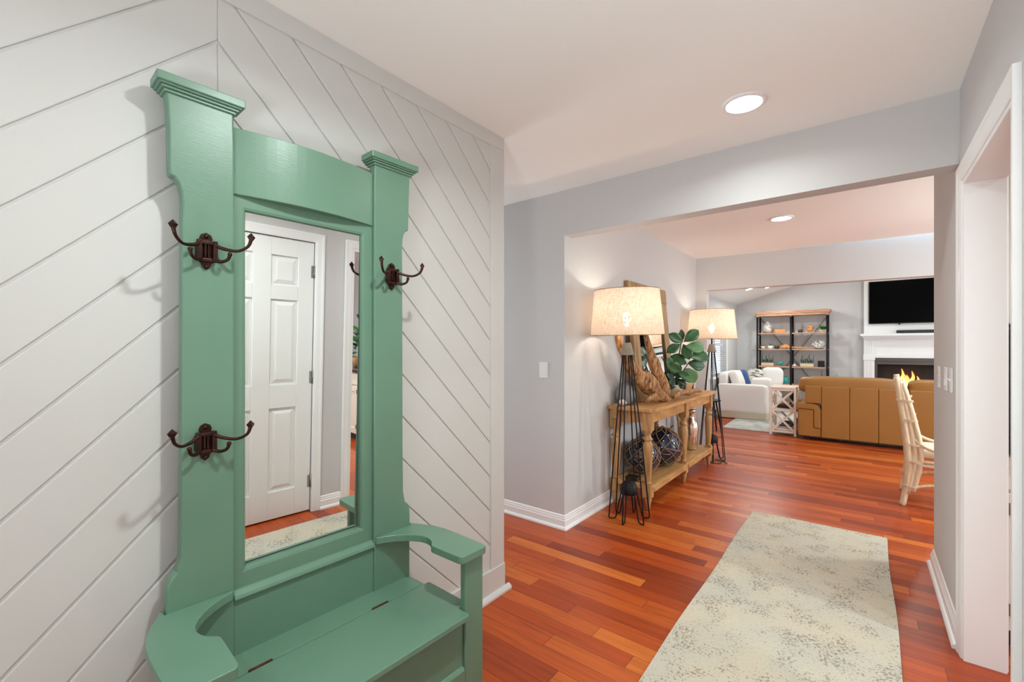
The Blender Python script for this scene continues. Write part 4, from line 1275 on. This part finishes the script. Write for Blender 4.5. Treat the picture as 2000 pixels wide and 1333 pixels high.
cols = [M['white_ceramic'], M['blue_fab'], M['grey_ceramic'], M['brown_dark'], M['white_ceramic'], M['teal']]
zz = 0.1100
for k in range(4):
    h = 0.016 + 0.006 * (k % 2)
    m = MB().box(-0.86 - 0.16 + 0.01 * k, -0.86 + 0.04 - 0.012 * k, 7.70 + 0.01 * k, 7.97 - 0.012 * k, zz, zz + h)
    tag(m.build('magazine', cols[k], loc=(-0.94, 7.84, zz), bevel=0.001), ['white magazine at the bottom of the pile in the end table', 'blue magazine second from the bottom in the end table pile', 'grey magazine second from the top in the end table pile', 'dark magazine topmost of the pile in the end table'][k], 'magazine', 'magazines in the end table')
    zz += h + 0.0008
m = MB().box(-1.02, -0.84, 7.72, 7.95, 0.4, 0.443)
tag(m.build('storage_box', M['brown_dark'], loc=(-0.93, 7.83, 0.4), bevel=0.004), 'low dark box on upper shelf of the whitewashed end table', 'box')

# ================================================================== BOOKSHELF
bk = thing('bookshelf', 'tall black iron and weathered wood bookshelf against the living room end wall', 'bookshelf', (-1.165, 10.79, 0))
B = M['black_metal']
hx, hy = 0.605, 0.165
Z_SH = [0.18, 0.55, 0.91, 1.27, 1.60]
ztop = 1.955
for x in (-hx, 0.0, hx):
    for y in (-hy, hy):
        r = 0.017
        m = MB().tube([(x, y, 0.0), (x, y, ztop)], r, 10)
        m.build('post', B, bk)
m = MB()
for (e, z0, z1) in ((0.015, 1.956, 1.985), (0.028, 1.985, 2.005), (0.045, 2.005, 2.035), (0.055, 2.035, 2.055)):
    m.box(-hx - e, hx + e, -hy - e * 0.7, hy + min(e * 0.7, 0.03), z0, z1)
m.build('cornice', M['pinkwood'], bk, bevel=0.003)
for z in Z_SH:
    m = MB().box(-hx - 0.01, hx + 0.01, -hy + 0.0005, hy - 0.0, z - 0.022, z)
    m.build('shelf', M['pinkwood'], bk, bevel=0.002)
for x in (-hx, hx):
    m = MB()
    for z in Z_SH:
        m.box(x - 0.008, x + 0.008, -hy, hy, z - 0.042, z - 0.024)
    m.build('side_rail', B, bk)
for a in (-1, 1):
    MB().bar((-a * hx, hy + 0.022, 0.22), (a * hx, hy + 0.022, 1.95), 0.006, 0.022, (0, 1, 0)).build('cross_brace', B, bk)
for x in (-hx, 0, hx):
    MB().lathe([(0.022, 1.935), (0.024, 1.945), (0.022, 1.955)], (x, -hy, 0), 12).build('collar', M['nickel'], bk)
def at(x, z, y=10.76):
    return (x, y, z + 0.001)
def tagged(m, name, mat, loc, label, cat, **kw):
    o = m.build(name, mat, **kw)
    o.location = loc
    return tag(o, label, cat)
Z1, Z2, Z3, Z4 = Z_SH[4], Z_SH[3], Z_SH[2], Z_SH[1]
tagged(MB().lathe([(0.05, 0), (0.085, 0.03), (0.095, 0.09), (0.075, 0.16), (0.035, 0.225), (0.012, 0.25)], n=24, sx=1.05).blob((0.02, -0.06, 0.13), (0.04, 0.03, 0.06), 12, 8, 1, 0.4, 4), 'shell_vase', M['geode'], at(-1.60, Z1), 'silvery gourd-shaped shell vase on top shelf left', 'vase')
o = tagged(MB().box(-0.105, 0.105, -0.05, 0.05, 0, 0.075), 'wooden_box', M['amber'], at(-1.37, Z1), 'pale carved wooden box on top shelf left of centre post', 'box', bevel=0.01)
def cup(name, loc, r, h, mat, label, cat='pot', plant=None):
    t = thing(name, label, cat, loc)
    MB().lathe([(r * 0.7, 0), (r * 0.75, 0.003), (r, h), (r * 0.9, h), (r * 0.7, h * 0.3), (0.001, h * 0.25)], n=20).build('pot', mat, t)
    if plant:
        for k in range(plant[0]):
            a = rnd.uniform(0, 2 * PI); el = rnd.uniform(0.3, 1.3)
            d = Vector((math.cos(a) * math.cos(el), math.sin(a) * math.cos(el), math.sin(el)))
            MB().leaf(Vector((0, 0, h * 0.8)) + d * 0.01 * (k % 3), d, Vector((0, 0, 1)) if el < 1 else Vector((1, 0, 0)), plant[1], plant[2], 0.3, 4).build('leaf', M[plant[3]], t, recalc=False)
    return t
cup('candle_cup', at(-1.015, Z1), 0.045, 0.06, M['brown_dark'], 'dark brown cup on top shelf right of centre post', 'cup')
t = thing('carved_ornament', 'amber carved wooden ornament in middle of right top shelf', 'ornament', at(-0.845, Z1))
MB().blob((0, 0, 0.075), (0.055, 0.04, 0.05), 16, 10, 0.6, 0.2, 4).lathe([(0.03, 0.0), (0.03, 0.03)], n=12).build('body', M['amber'], t)
MB().blob((0, 0, 0.115), (0.06, 0.045, 0.02), 16, 8, 0.5).build('cap', M['amber'], t)
cup('potted_herb', at(-0.645, Z1, 10.75), 0.055, 0.065, M['pot'], 'bushy green plant in pale pot at right end of top shelf', 'plant', (34, 0.10, 0.055, 'bright_leaf'))
t = cup('lidded_jar', at(-1.685, Z2), 0.045, 0.06, M['pot'], 'small tan jar with dark lid at left end of second shelf', 'jar')
MB().lathe([(0.046, 0.0605), (0.046, 0.072), (0.001, 0.074)], n=18).build('lid', M['brown_dark'], t)
cup('potted_succulent', at(-1.545, Z2), 0.055, 0.065, M['white_ceramic'], 'white round pot with small spiky plant on second shelf', 'plant', (12, 0.085, 0.016, 'leaf'))
cup('planter_cup', at(-1.43, Z2), 0.048, 0.06, M['brown_dark'], 'dark cup on second shelf left of the driftwood', 'cup')
m = gnarly([(-0.31, 0, 0.035), (-0.22, 0, 0.05), (-0.12, 0, 0.03), (0.02, -0.01, 0.03), (0.16, 0, 0.022), (0.27, 0, 0.012)], [0.03, 0.045, 0.025, 0.022, 0.016, 0.006], 21, amp=0.5)
tagged(m, 'driftwood_strip', M['amber'], at(-1.05, Z2, 10.73), 'long orange-brown driftwood lying across centre of second shelf', 'driftwood')
t = thing('coral_sculpture', 'white branching coral on dark base at right of second shelf', 'coral', at(-0.70, Z2))
MB().box(-0.075, 0.075, -0.045, 0.045, 0, 0.014).build('base', M['brown_dark'], t)
m = MB()
for k in range(16):
    a = rnd.uniform(0, 2 * PI); s2 = rnd.uniform(0.05, 0.12)
    p1 = Vector((math.cos(a) * s2, math.sin(a) * s2 * 0.5, 0.08 + rnd.uniform(0, 0.07)))
    m.tube(catmull([(0, 0, 0.012), p1 * 0.5 + Vector((0, 0, 0.01)), p1], 4), lerp_list([0.012, 0.010, 0.007], 9), 6)
    for q in range(3):
        p2 = p1 + Vector((rnd.uniform(-0.04, 0.04), rnd.uniform(-0.02, 0.02), rnd.uniform(0.0, 0.035)))
        m.tube([p1 * 0.8, p2], [0.007, 0.004], 6)
m.build('coral', M['white_ceramic'], t)
def planter(loc, label):
    t = thing('grass_planter', label, 'plant', loc, 0.0, 'grass planters on the third shelf')
    MB().box(-0.115, 0.115, -0.05, 0.05, 0, 0.065).build('trough', M['pot'], t, bevel=0.006)
    for k in range(26):
        x = -0.105 + 0.21 * k / 25
        h = rnd.uniform(0.06, 0.11) if k % 6 else rnd.uniform(0.17, 0.21)
        MB().leaf((x, rnd.uniform(-0.02, 0.02), 0.062), (rnd.uniform(-0.25, 0.25), rnd.uniform(-0.2, 0.2), 1), (0, -1, 0), h, 0.012, 0.05, 4).build('leaf', M['leaf_dark'] if k % 3 else M['leaf'], t, recalc=False)
    return t
planter(at(-1.60, Z3), 'spiky green grass in pale trough on left of third shelf')
planter(at(-0.90, Z3), 'spiky green grass in pale trough on right of third shelf')
t = thing('bird_figurine', 'teal bird figurine on third shelf left of centre post', 'figurine', at(-1.36, Z3))
MB().blob((0, 0, 0.06), (0.05, 0.03, 0.032), 16, 10, rot=Ry(-0.4)).tube([(-0.04, 0, 0.05), (-0.075, 0, 0.03)], [0.018, 0.006], 8).build('body', M['teal'], t)
MB().blob((0.035, 0, 0.098), (0.02, 0.018, 0.02), 12, 8).tube([(0.05, 0, 0.098), (0.066, 0, 0.094)], [0.006, 0.001], 6).build('head', M['teal'], t)
MB().tube([(0.0, 0, 0.035), (0.0, 0, 0.0)], 0.005, 6).tube([(-0.03, 0, 0.003), (0.03, 0, 0.003)], 0.004, 6).build('legs', M['teal'], t)
t = tagged(MB().blob((0, 0, 0.02), (0.04, 0.03, 0.02), 16, 8).blob((0, 0, 0.045), (0.022, 0.02, 0.012), 12, 8), 'shell_ornament', M['white_ceramic'], at(-1.115, Z3, 10.70), 'small white shell by centre post of third shelf', 'shell')
tagged(MB().box(-0.055, 0.055, -0.05, 0.05, 0, 0.125), 'speaker_cube', M['black'], at(-0.665, Z3, 10.76), 'black cube speaker at right end of third shelf', 'speaker', bevel=0.006)
tagged(MB().lathe([(0.055, 0), (0.06, 0.005), (0.06, 0.13), (0.05, 0.14), (0.05, 0.02), (0.001, 0.02)], n=24), 'teal_vase', M['teal'], at(-1.27, Z4), 'pale teal cylinder vase on lower shelf left of centre post', 'vase')
t = thing('root_sculpture', 'dark twisted root sculpture on fourth shelf above the tan sofa', 'sculpture', at(-0.88, Z4))
for k in range(3):
    a = k * 0.9
    gnarly([(-0.14 + 0.02 * k, 0.02 * (k - 1), 0.03 + 0.04 * k), (-0.05, 0.01, 0.08 + 0.02 * k), (0.04, -0.01, 0.05 + 0.05 * k), (0.14 - 0.01 * k, 0.0, 0.10 - 0.02 * k), (0.12, 0, 0.13 + 0.01 * k)], [0.02, 0.028, 0.024, 0.02, 0.008], 40 + k, n=8, sub=5, amp=0.4).build('root', B, t)
t = thing('reed_diffuser', 'small reed diffuser at right end of fourth shelf', 'diffuser', at(-0.655, Z4))
MB().lathe([(0.03, 0), (0.032, 0.004), (0.032, 0.07), (0.012, 0.085), (0.012, 0.10)], n=16).build('bottle', M['brown_dark'], t)
for k in range(3):
    MB().tube([(0, 0, 0.09), (0.012 * (k - 1), 0, 0.30)], 0.002, 5).build('reed', M['black_metal'], t)
tagged(MB().lathe([(0.07, 0), (0.09, 0.02), (0.10, 0.22), (0.085, 0.40), (0.03, 0.55), (0.018, 0.66), (0.034, 0.70), (0.024, 0.735), (0.004, 0.785)], n=24), 'floor_bottle', M['teal'], (-0.415, 10.60, 0.001), 'tall teal stoppered bottle on floor between bookshelf and fireplace', 'bottle')

# ================================================================== FIREPLACE
fp = thing('fireplace', 'white fireplace surround with mantel shelf and glowing firebox on end wall', 'fireplace', (0.80, 10.98, 0))
T = M['trim']
fx = 0.80
m = MB()
m.box(-fx, fx, -0.10, 0.0, 1.56, 2.75)      # chimney breast above the mantel
m.build('chimney_panel', T, fp, bevel=0.003)
m = MB()
for k in range(8):
    m.box(-fx + 0.01, -fx + 0.07, -0.106, -0.10, 1.60 + k * 0.13, 1.60 + k * 0.13 + 0.122)
    m.box(fx - 0.07, fx - 0.01, -0.106, -0.10, 1.60 + k * 0.13, 1.60 + k * 0.13 + 0.122)
m.build('shiplap_strip', T, fp, bevel=0.002)
m = MB().box(-fx - 0.055, fx + 0.055, -0.29, 0.0, 1.515, 1.558).box(-fx - 0.03, fx + 0.03, -0.24, 0.0, 1.49, 1.515).box(-fx - 0.01, fx + 0.01, -0.20, 0.0, 1.465, 1.49)
m.build('mantel_shelf', T, fp, bevel=0.004)
m = MB().box(-fx + 0.16, fx - 0.16, -0.11, 0.0, 1.106, 1.465)
m.box(-fx + 0.16, fx - 0.16, -0.135, -0.11, 1.106, 1.17)
m.build('frieze', T, fp, bevel=0.003)
for s_ in (-1, 1):
    xs = sorted((s_ * fx, s_ * (fx - 0.16)))
    m = MB().box(xs[0], xs[1], -0.13, 0.0, 0.0, 1.465)
    for k in range(4):
        a = xs[0] + 0.022 + k * 0.031
        m.box(a, a + 0.018, -0.138, -0.13, 0.16, 1.04)
        m.box(a, a + 0.018, -0.138, -0.13, 1.18, 1.44)
    m.box(xs[0] - 0.008, xs[1] + 0.008, -0.146, 0.0, 1.06, 1.16).box(xs[0] - 0.008, xs[1] + 0.008, -0.146, 0.0, 0.0, 0.14)
    m.build('pilaster', T, fp, bevel=0.002)
# firebox
f = MB().box(-0.64, 0.64, -0.105, -0.09, 0.28, 1.106)
m = MB().box(-0.64, 0.64, -0.115, -0.0, 1.02, 1.105).box(-0.64, -0.60, -0.11, 0, 0.30, 1.02).box(0.60, 0.64, -0.11, 0, 0.30, 1.02).box(-0.64, 0.64, -0.115, 0, 0.20, 0.30)
m.build('steel_surround', M['steel'], fp, bevel=0.003)
m = MB().box(-0.60, 0.60, -0.125, -0.10, 0.985, 1.02).box(-0.62, 0.62, -0.14, -0.115, 1.055, 1.075)
m.build('hood_louvre', M['steel'], fp, bevel=0.002)
m = MB().box(-0.60, 0.60, -0.012, -0.002, 0.30, 1.02).box(-0.60, -0.59, -0.095, -0.012, 0.30, 1.02).box(0.59, 0.60, -0.095, -0.012, 0.30, 1.02)
m.build('firebox', M['firebox'], fp)
m = MB().box(-0.64, 0.64, -0.14, -0.0, 0.0, 0.20)
m.build('hearth_plinth', T, fp)
for k, (a, b, z) in enumerate((((-0.30, -0.06, 0.40), (0.28, -0.05, 0.44), 0), ((-0.22, -0.07, 0.48), (0.20, -0.04, 0.56), 0), ((-0.10, -0.03, 0.60), (0.30, -0.07, 0.62), 0))):
    gnarly([a, ((a[0] + b[0]) / 2, -0.055, (a[2] + b[2]) / 2 + 0.02), b], [0.035, 0.042, 0.035], 60 + k, n=10, sub=6, flat=0.8, amp=0.25).build('log', M['firebox'], fp)
flame_mat = NT('flame')
fm_, fo = flame_mat, flame_mat.b
gx = fm_.n('ShaderNodeTexCoord'); gs = fm_.n('ShaderNodeSeparateXYZ'); fm_.l(gx.outputs['Generated'], gs.inputs[0])
fm_.l(fm_.ramp(gs.outputs[2], [(0.0, (1.0, 0.62, 0.22, 1)), (0.5, (1.0, 0.42, 0.09, 1)), (1.0, (0.9, 0.16, 0.02, 1))]), fo.inputs['Emission Color'])
fo.inputs['Emission Strength'].default_value = 2.6
fo.inputs['Base Color'].default_value = (0.2, 0.05, 0.01, 1)
for k, (x, h, z, w) in enumerate(((-0.26, 0.18, 0.60, 0.028), (-0.20, 0.33, 0.58, 0.036), (-0.13, 0.22, 0.58, 0.030), (-0.06, 0.30, 0.57, 0.036), (0.01, 0.18, 0.60, 0.028), (-0.16, 0.14, 0.66, 0.024), (0.06, 0.12, 0.60, 0.020))):
    pts = catmull([(x - 0.05, -0.05, z), (x - 0.055, -0.05, z + h * 0.35), (x - 0.03, -0.05, z + h * 0.65), (x - 0.05, -0.05, z + h)], 5)
    MB().tube(pts, lerp_list([w * 0.7, w, w * 0.6, 0.003], len(pts)), 10).build('flame', fm_.m, fp)
fl = area('fire_glow', (0.78, 10.84, 0.75), 3.0, (1.0, 0.45, 0.12), 0.3, (PI / 2, 0, PI))
# television and soundbar
tv = thing('television', 'large black flat television mounted above the mantel shelf', 'television', (0.80, 10.875, 1.745))
MB().box(-0.725, 0.725, -0.045, -0.010, 0.0, 0.80).build('housing', M['black'], tv, bevel=0.004)
MB().box(-0.715, 0.715, -0.0465, -0.045, 0.012, 0.79).build('screen', M['screen'], tv)
MB().box(-0.3, 0.3, -0.010, 0.0, 0.2, 0.6).build('wall_mount', M['black'], tv)
MB().box(-0.30, -0.27, -0.04, -0.02, -0.022, 0.0).box(0.27, 0.30, -0.04, -0.02, -0.022, 0.0).build('stand_stub', M['black'], tv)
sb = thing('soundbar', 'long black soundbar on the white mantel shelf', 'soundbar', (0.90, 10.78, 1.559))
MB().box(-0.43, 0.43, -0.04, 0.04, 0.004, 0.06).build('housing', M['black'], sb, bevel=0.006)
for x in (-0.35, 0.35):
    MB().box(x - 0.02, x + 0.02, -0.03, 0.03, 0.0, 0.004).build('foot', M['black'], sb)

# ================================================================== KITCHEN beyond the doorway (seen in the mirror)
kb = thing('base_cabinet_run', 'cream kitchen base cabinets beyond the doorway under dark countertop', 'cabinet', (0.47, 2.80, 0))
MB().box(0.0, 3.2, 0.03, 0.70, 0.09, 0.855).build('carcass', M['cabinet'], kb)
MB().box(0.0, 3.2, 0.09, 0.70, 0.0, 0.09).build('toe_kick', M['brown_dark'], kb)
x = 0.01
while x < 3.1:
    MB().box(x, x + 0.38, 0.006, 0.03, 0.70, 0.845).build('drawer_front', M['cabinet'], kb, bevel=0.004)
    m = MB().box(x, x + 0.06, 0.006, 0.03, 0.10, 0.685).box(x + 0.32, x + 0.38, 0.006, 0.03, 0.10, 0.685).box(x + 0.06, x + 0.32, 0.006, 0.03, 0.10, 0.17).box(x + 0.06, x + 0.32, 0.006, 0.03, 0.615, 0.685).box(x + 0.06, x + 0.32, 0.018, 0.03, 0.17, 0.615)
    d = m.build('cabinet_door', M['cabinet'], kb, bevel=0.003)
    MB().blob((x + 0.35, -0.008, 0.62), (0.012, 0.014, 0.012), 12, 8).build('knob', M['black_metal'], d)
    for z in (0.19, 0.62):
        MB().box(x + 0.001, x + 0.020, -0.001, 0.006, z - 0.025, z + 0.025).build('hinge', M['nickel'], d)
    x += 0.39
tag(MB().box(0.455, 3.70, 2.775, 3.545, 0.857, 0.895).build('countertop', M['granite'], bevel=0.004, loc=(2.0, 3.1, 0.857)), 'black granite kitchen countertop on the cream cabinets', 'countertop')
t = thing('wall_oven', 'black glass appliance on kitchen countertop seen through doorway gap', 'oven', (0.70, 3.22, 0.896))
MB().box(-0.23, 0.23, -0.20, 0.20, 0.0, 0.50).build('housing', M['black'], t, bevel=0.006)
MB().box(-0.21, 0.21, -0.204, -0.20, 0.03, 0.47).build('glass_door', M['granite'], t)
kw = thing('wall_cabinet', 'cream wall cabinet above the black appliance in the kitchen', 'cabinet', (0.47, 3.20, 1.42))
MB().box(0.0, 0.8, 0.02, 0.345, 0.0, 0.95).build('carcass', M['cabinet'], kw)
for k in range(2):
    MB().box(0.005 + 0.4 * k, 0.395 + 0.4 * k, 0.0, 0.02, 0.005, 0.945).build('cabinet_door', M['cabinet'], kw, bevel=0.004)
kp = thing('kitchen_plant', 'bushy bright green potted plant on kitchen counter reflected in the mirror', 'plant', (2.42, 3.06, 0.896))
MB().lathe([(0.09, 0), (0.10, 0.005), (0.125, 0.12), (0.12, 0.125), (0.001, 0.11)], n=24).build('pot', M['amber'], kp)
for k in range(70):
    a = rnd.uniform(0, 2 * PI); el = rnd.uniform(0.0, 1.45)
    d = Vector((math.cos(a) * math.cos(el), math.sin(a) * math.cos(el), math.sin(el)))
    b = Vector((0, 0, 0.12)) + Vector((d.x * 0.18, d.y * 0.14, d.z * rnd.uniform(0.1, 0.5)))
    MB().leaf(b, d + Vector((0, 0, -0.2)), Vector((d.x, d.y, 1.2)), rnd.uniform(0.10, 0.16), rnd.uniform(0.07, 0.1), 0.3, 5).build('leaf', M['bright_leaf'] if k % 3 else M['leaf'], kp, recalc=False)
MB().tube([(0, 0, 0.1), (0, 0, 0.5)], 0.012, 8).build('stem', M['stem'], kp)
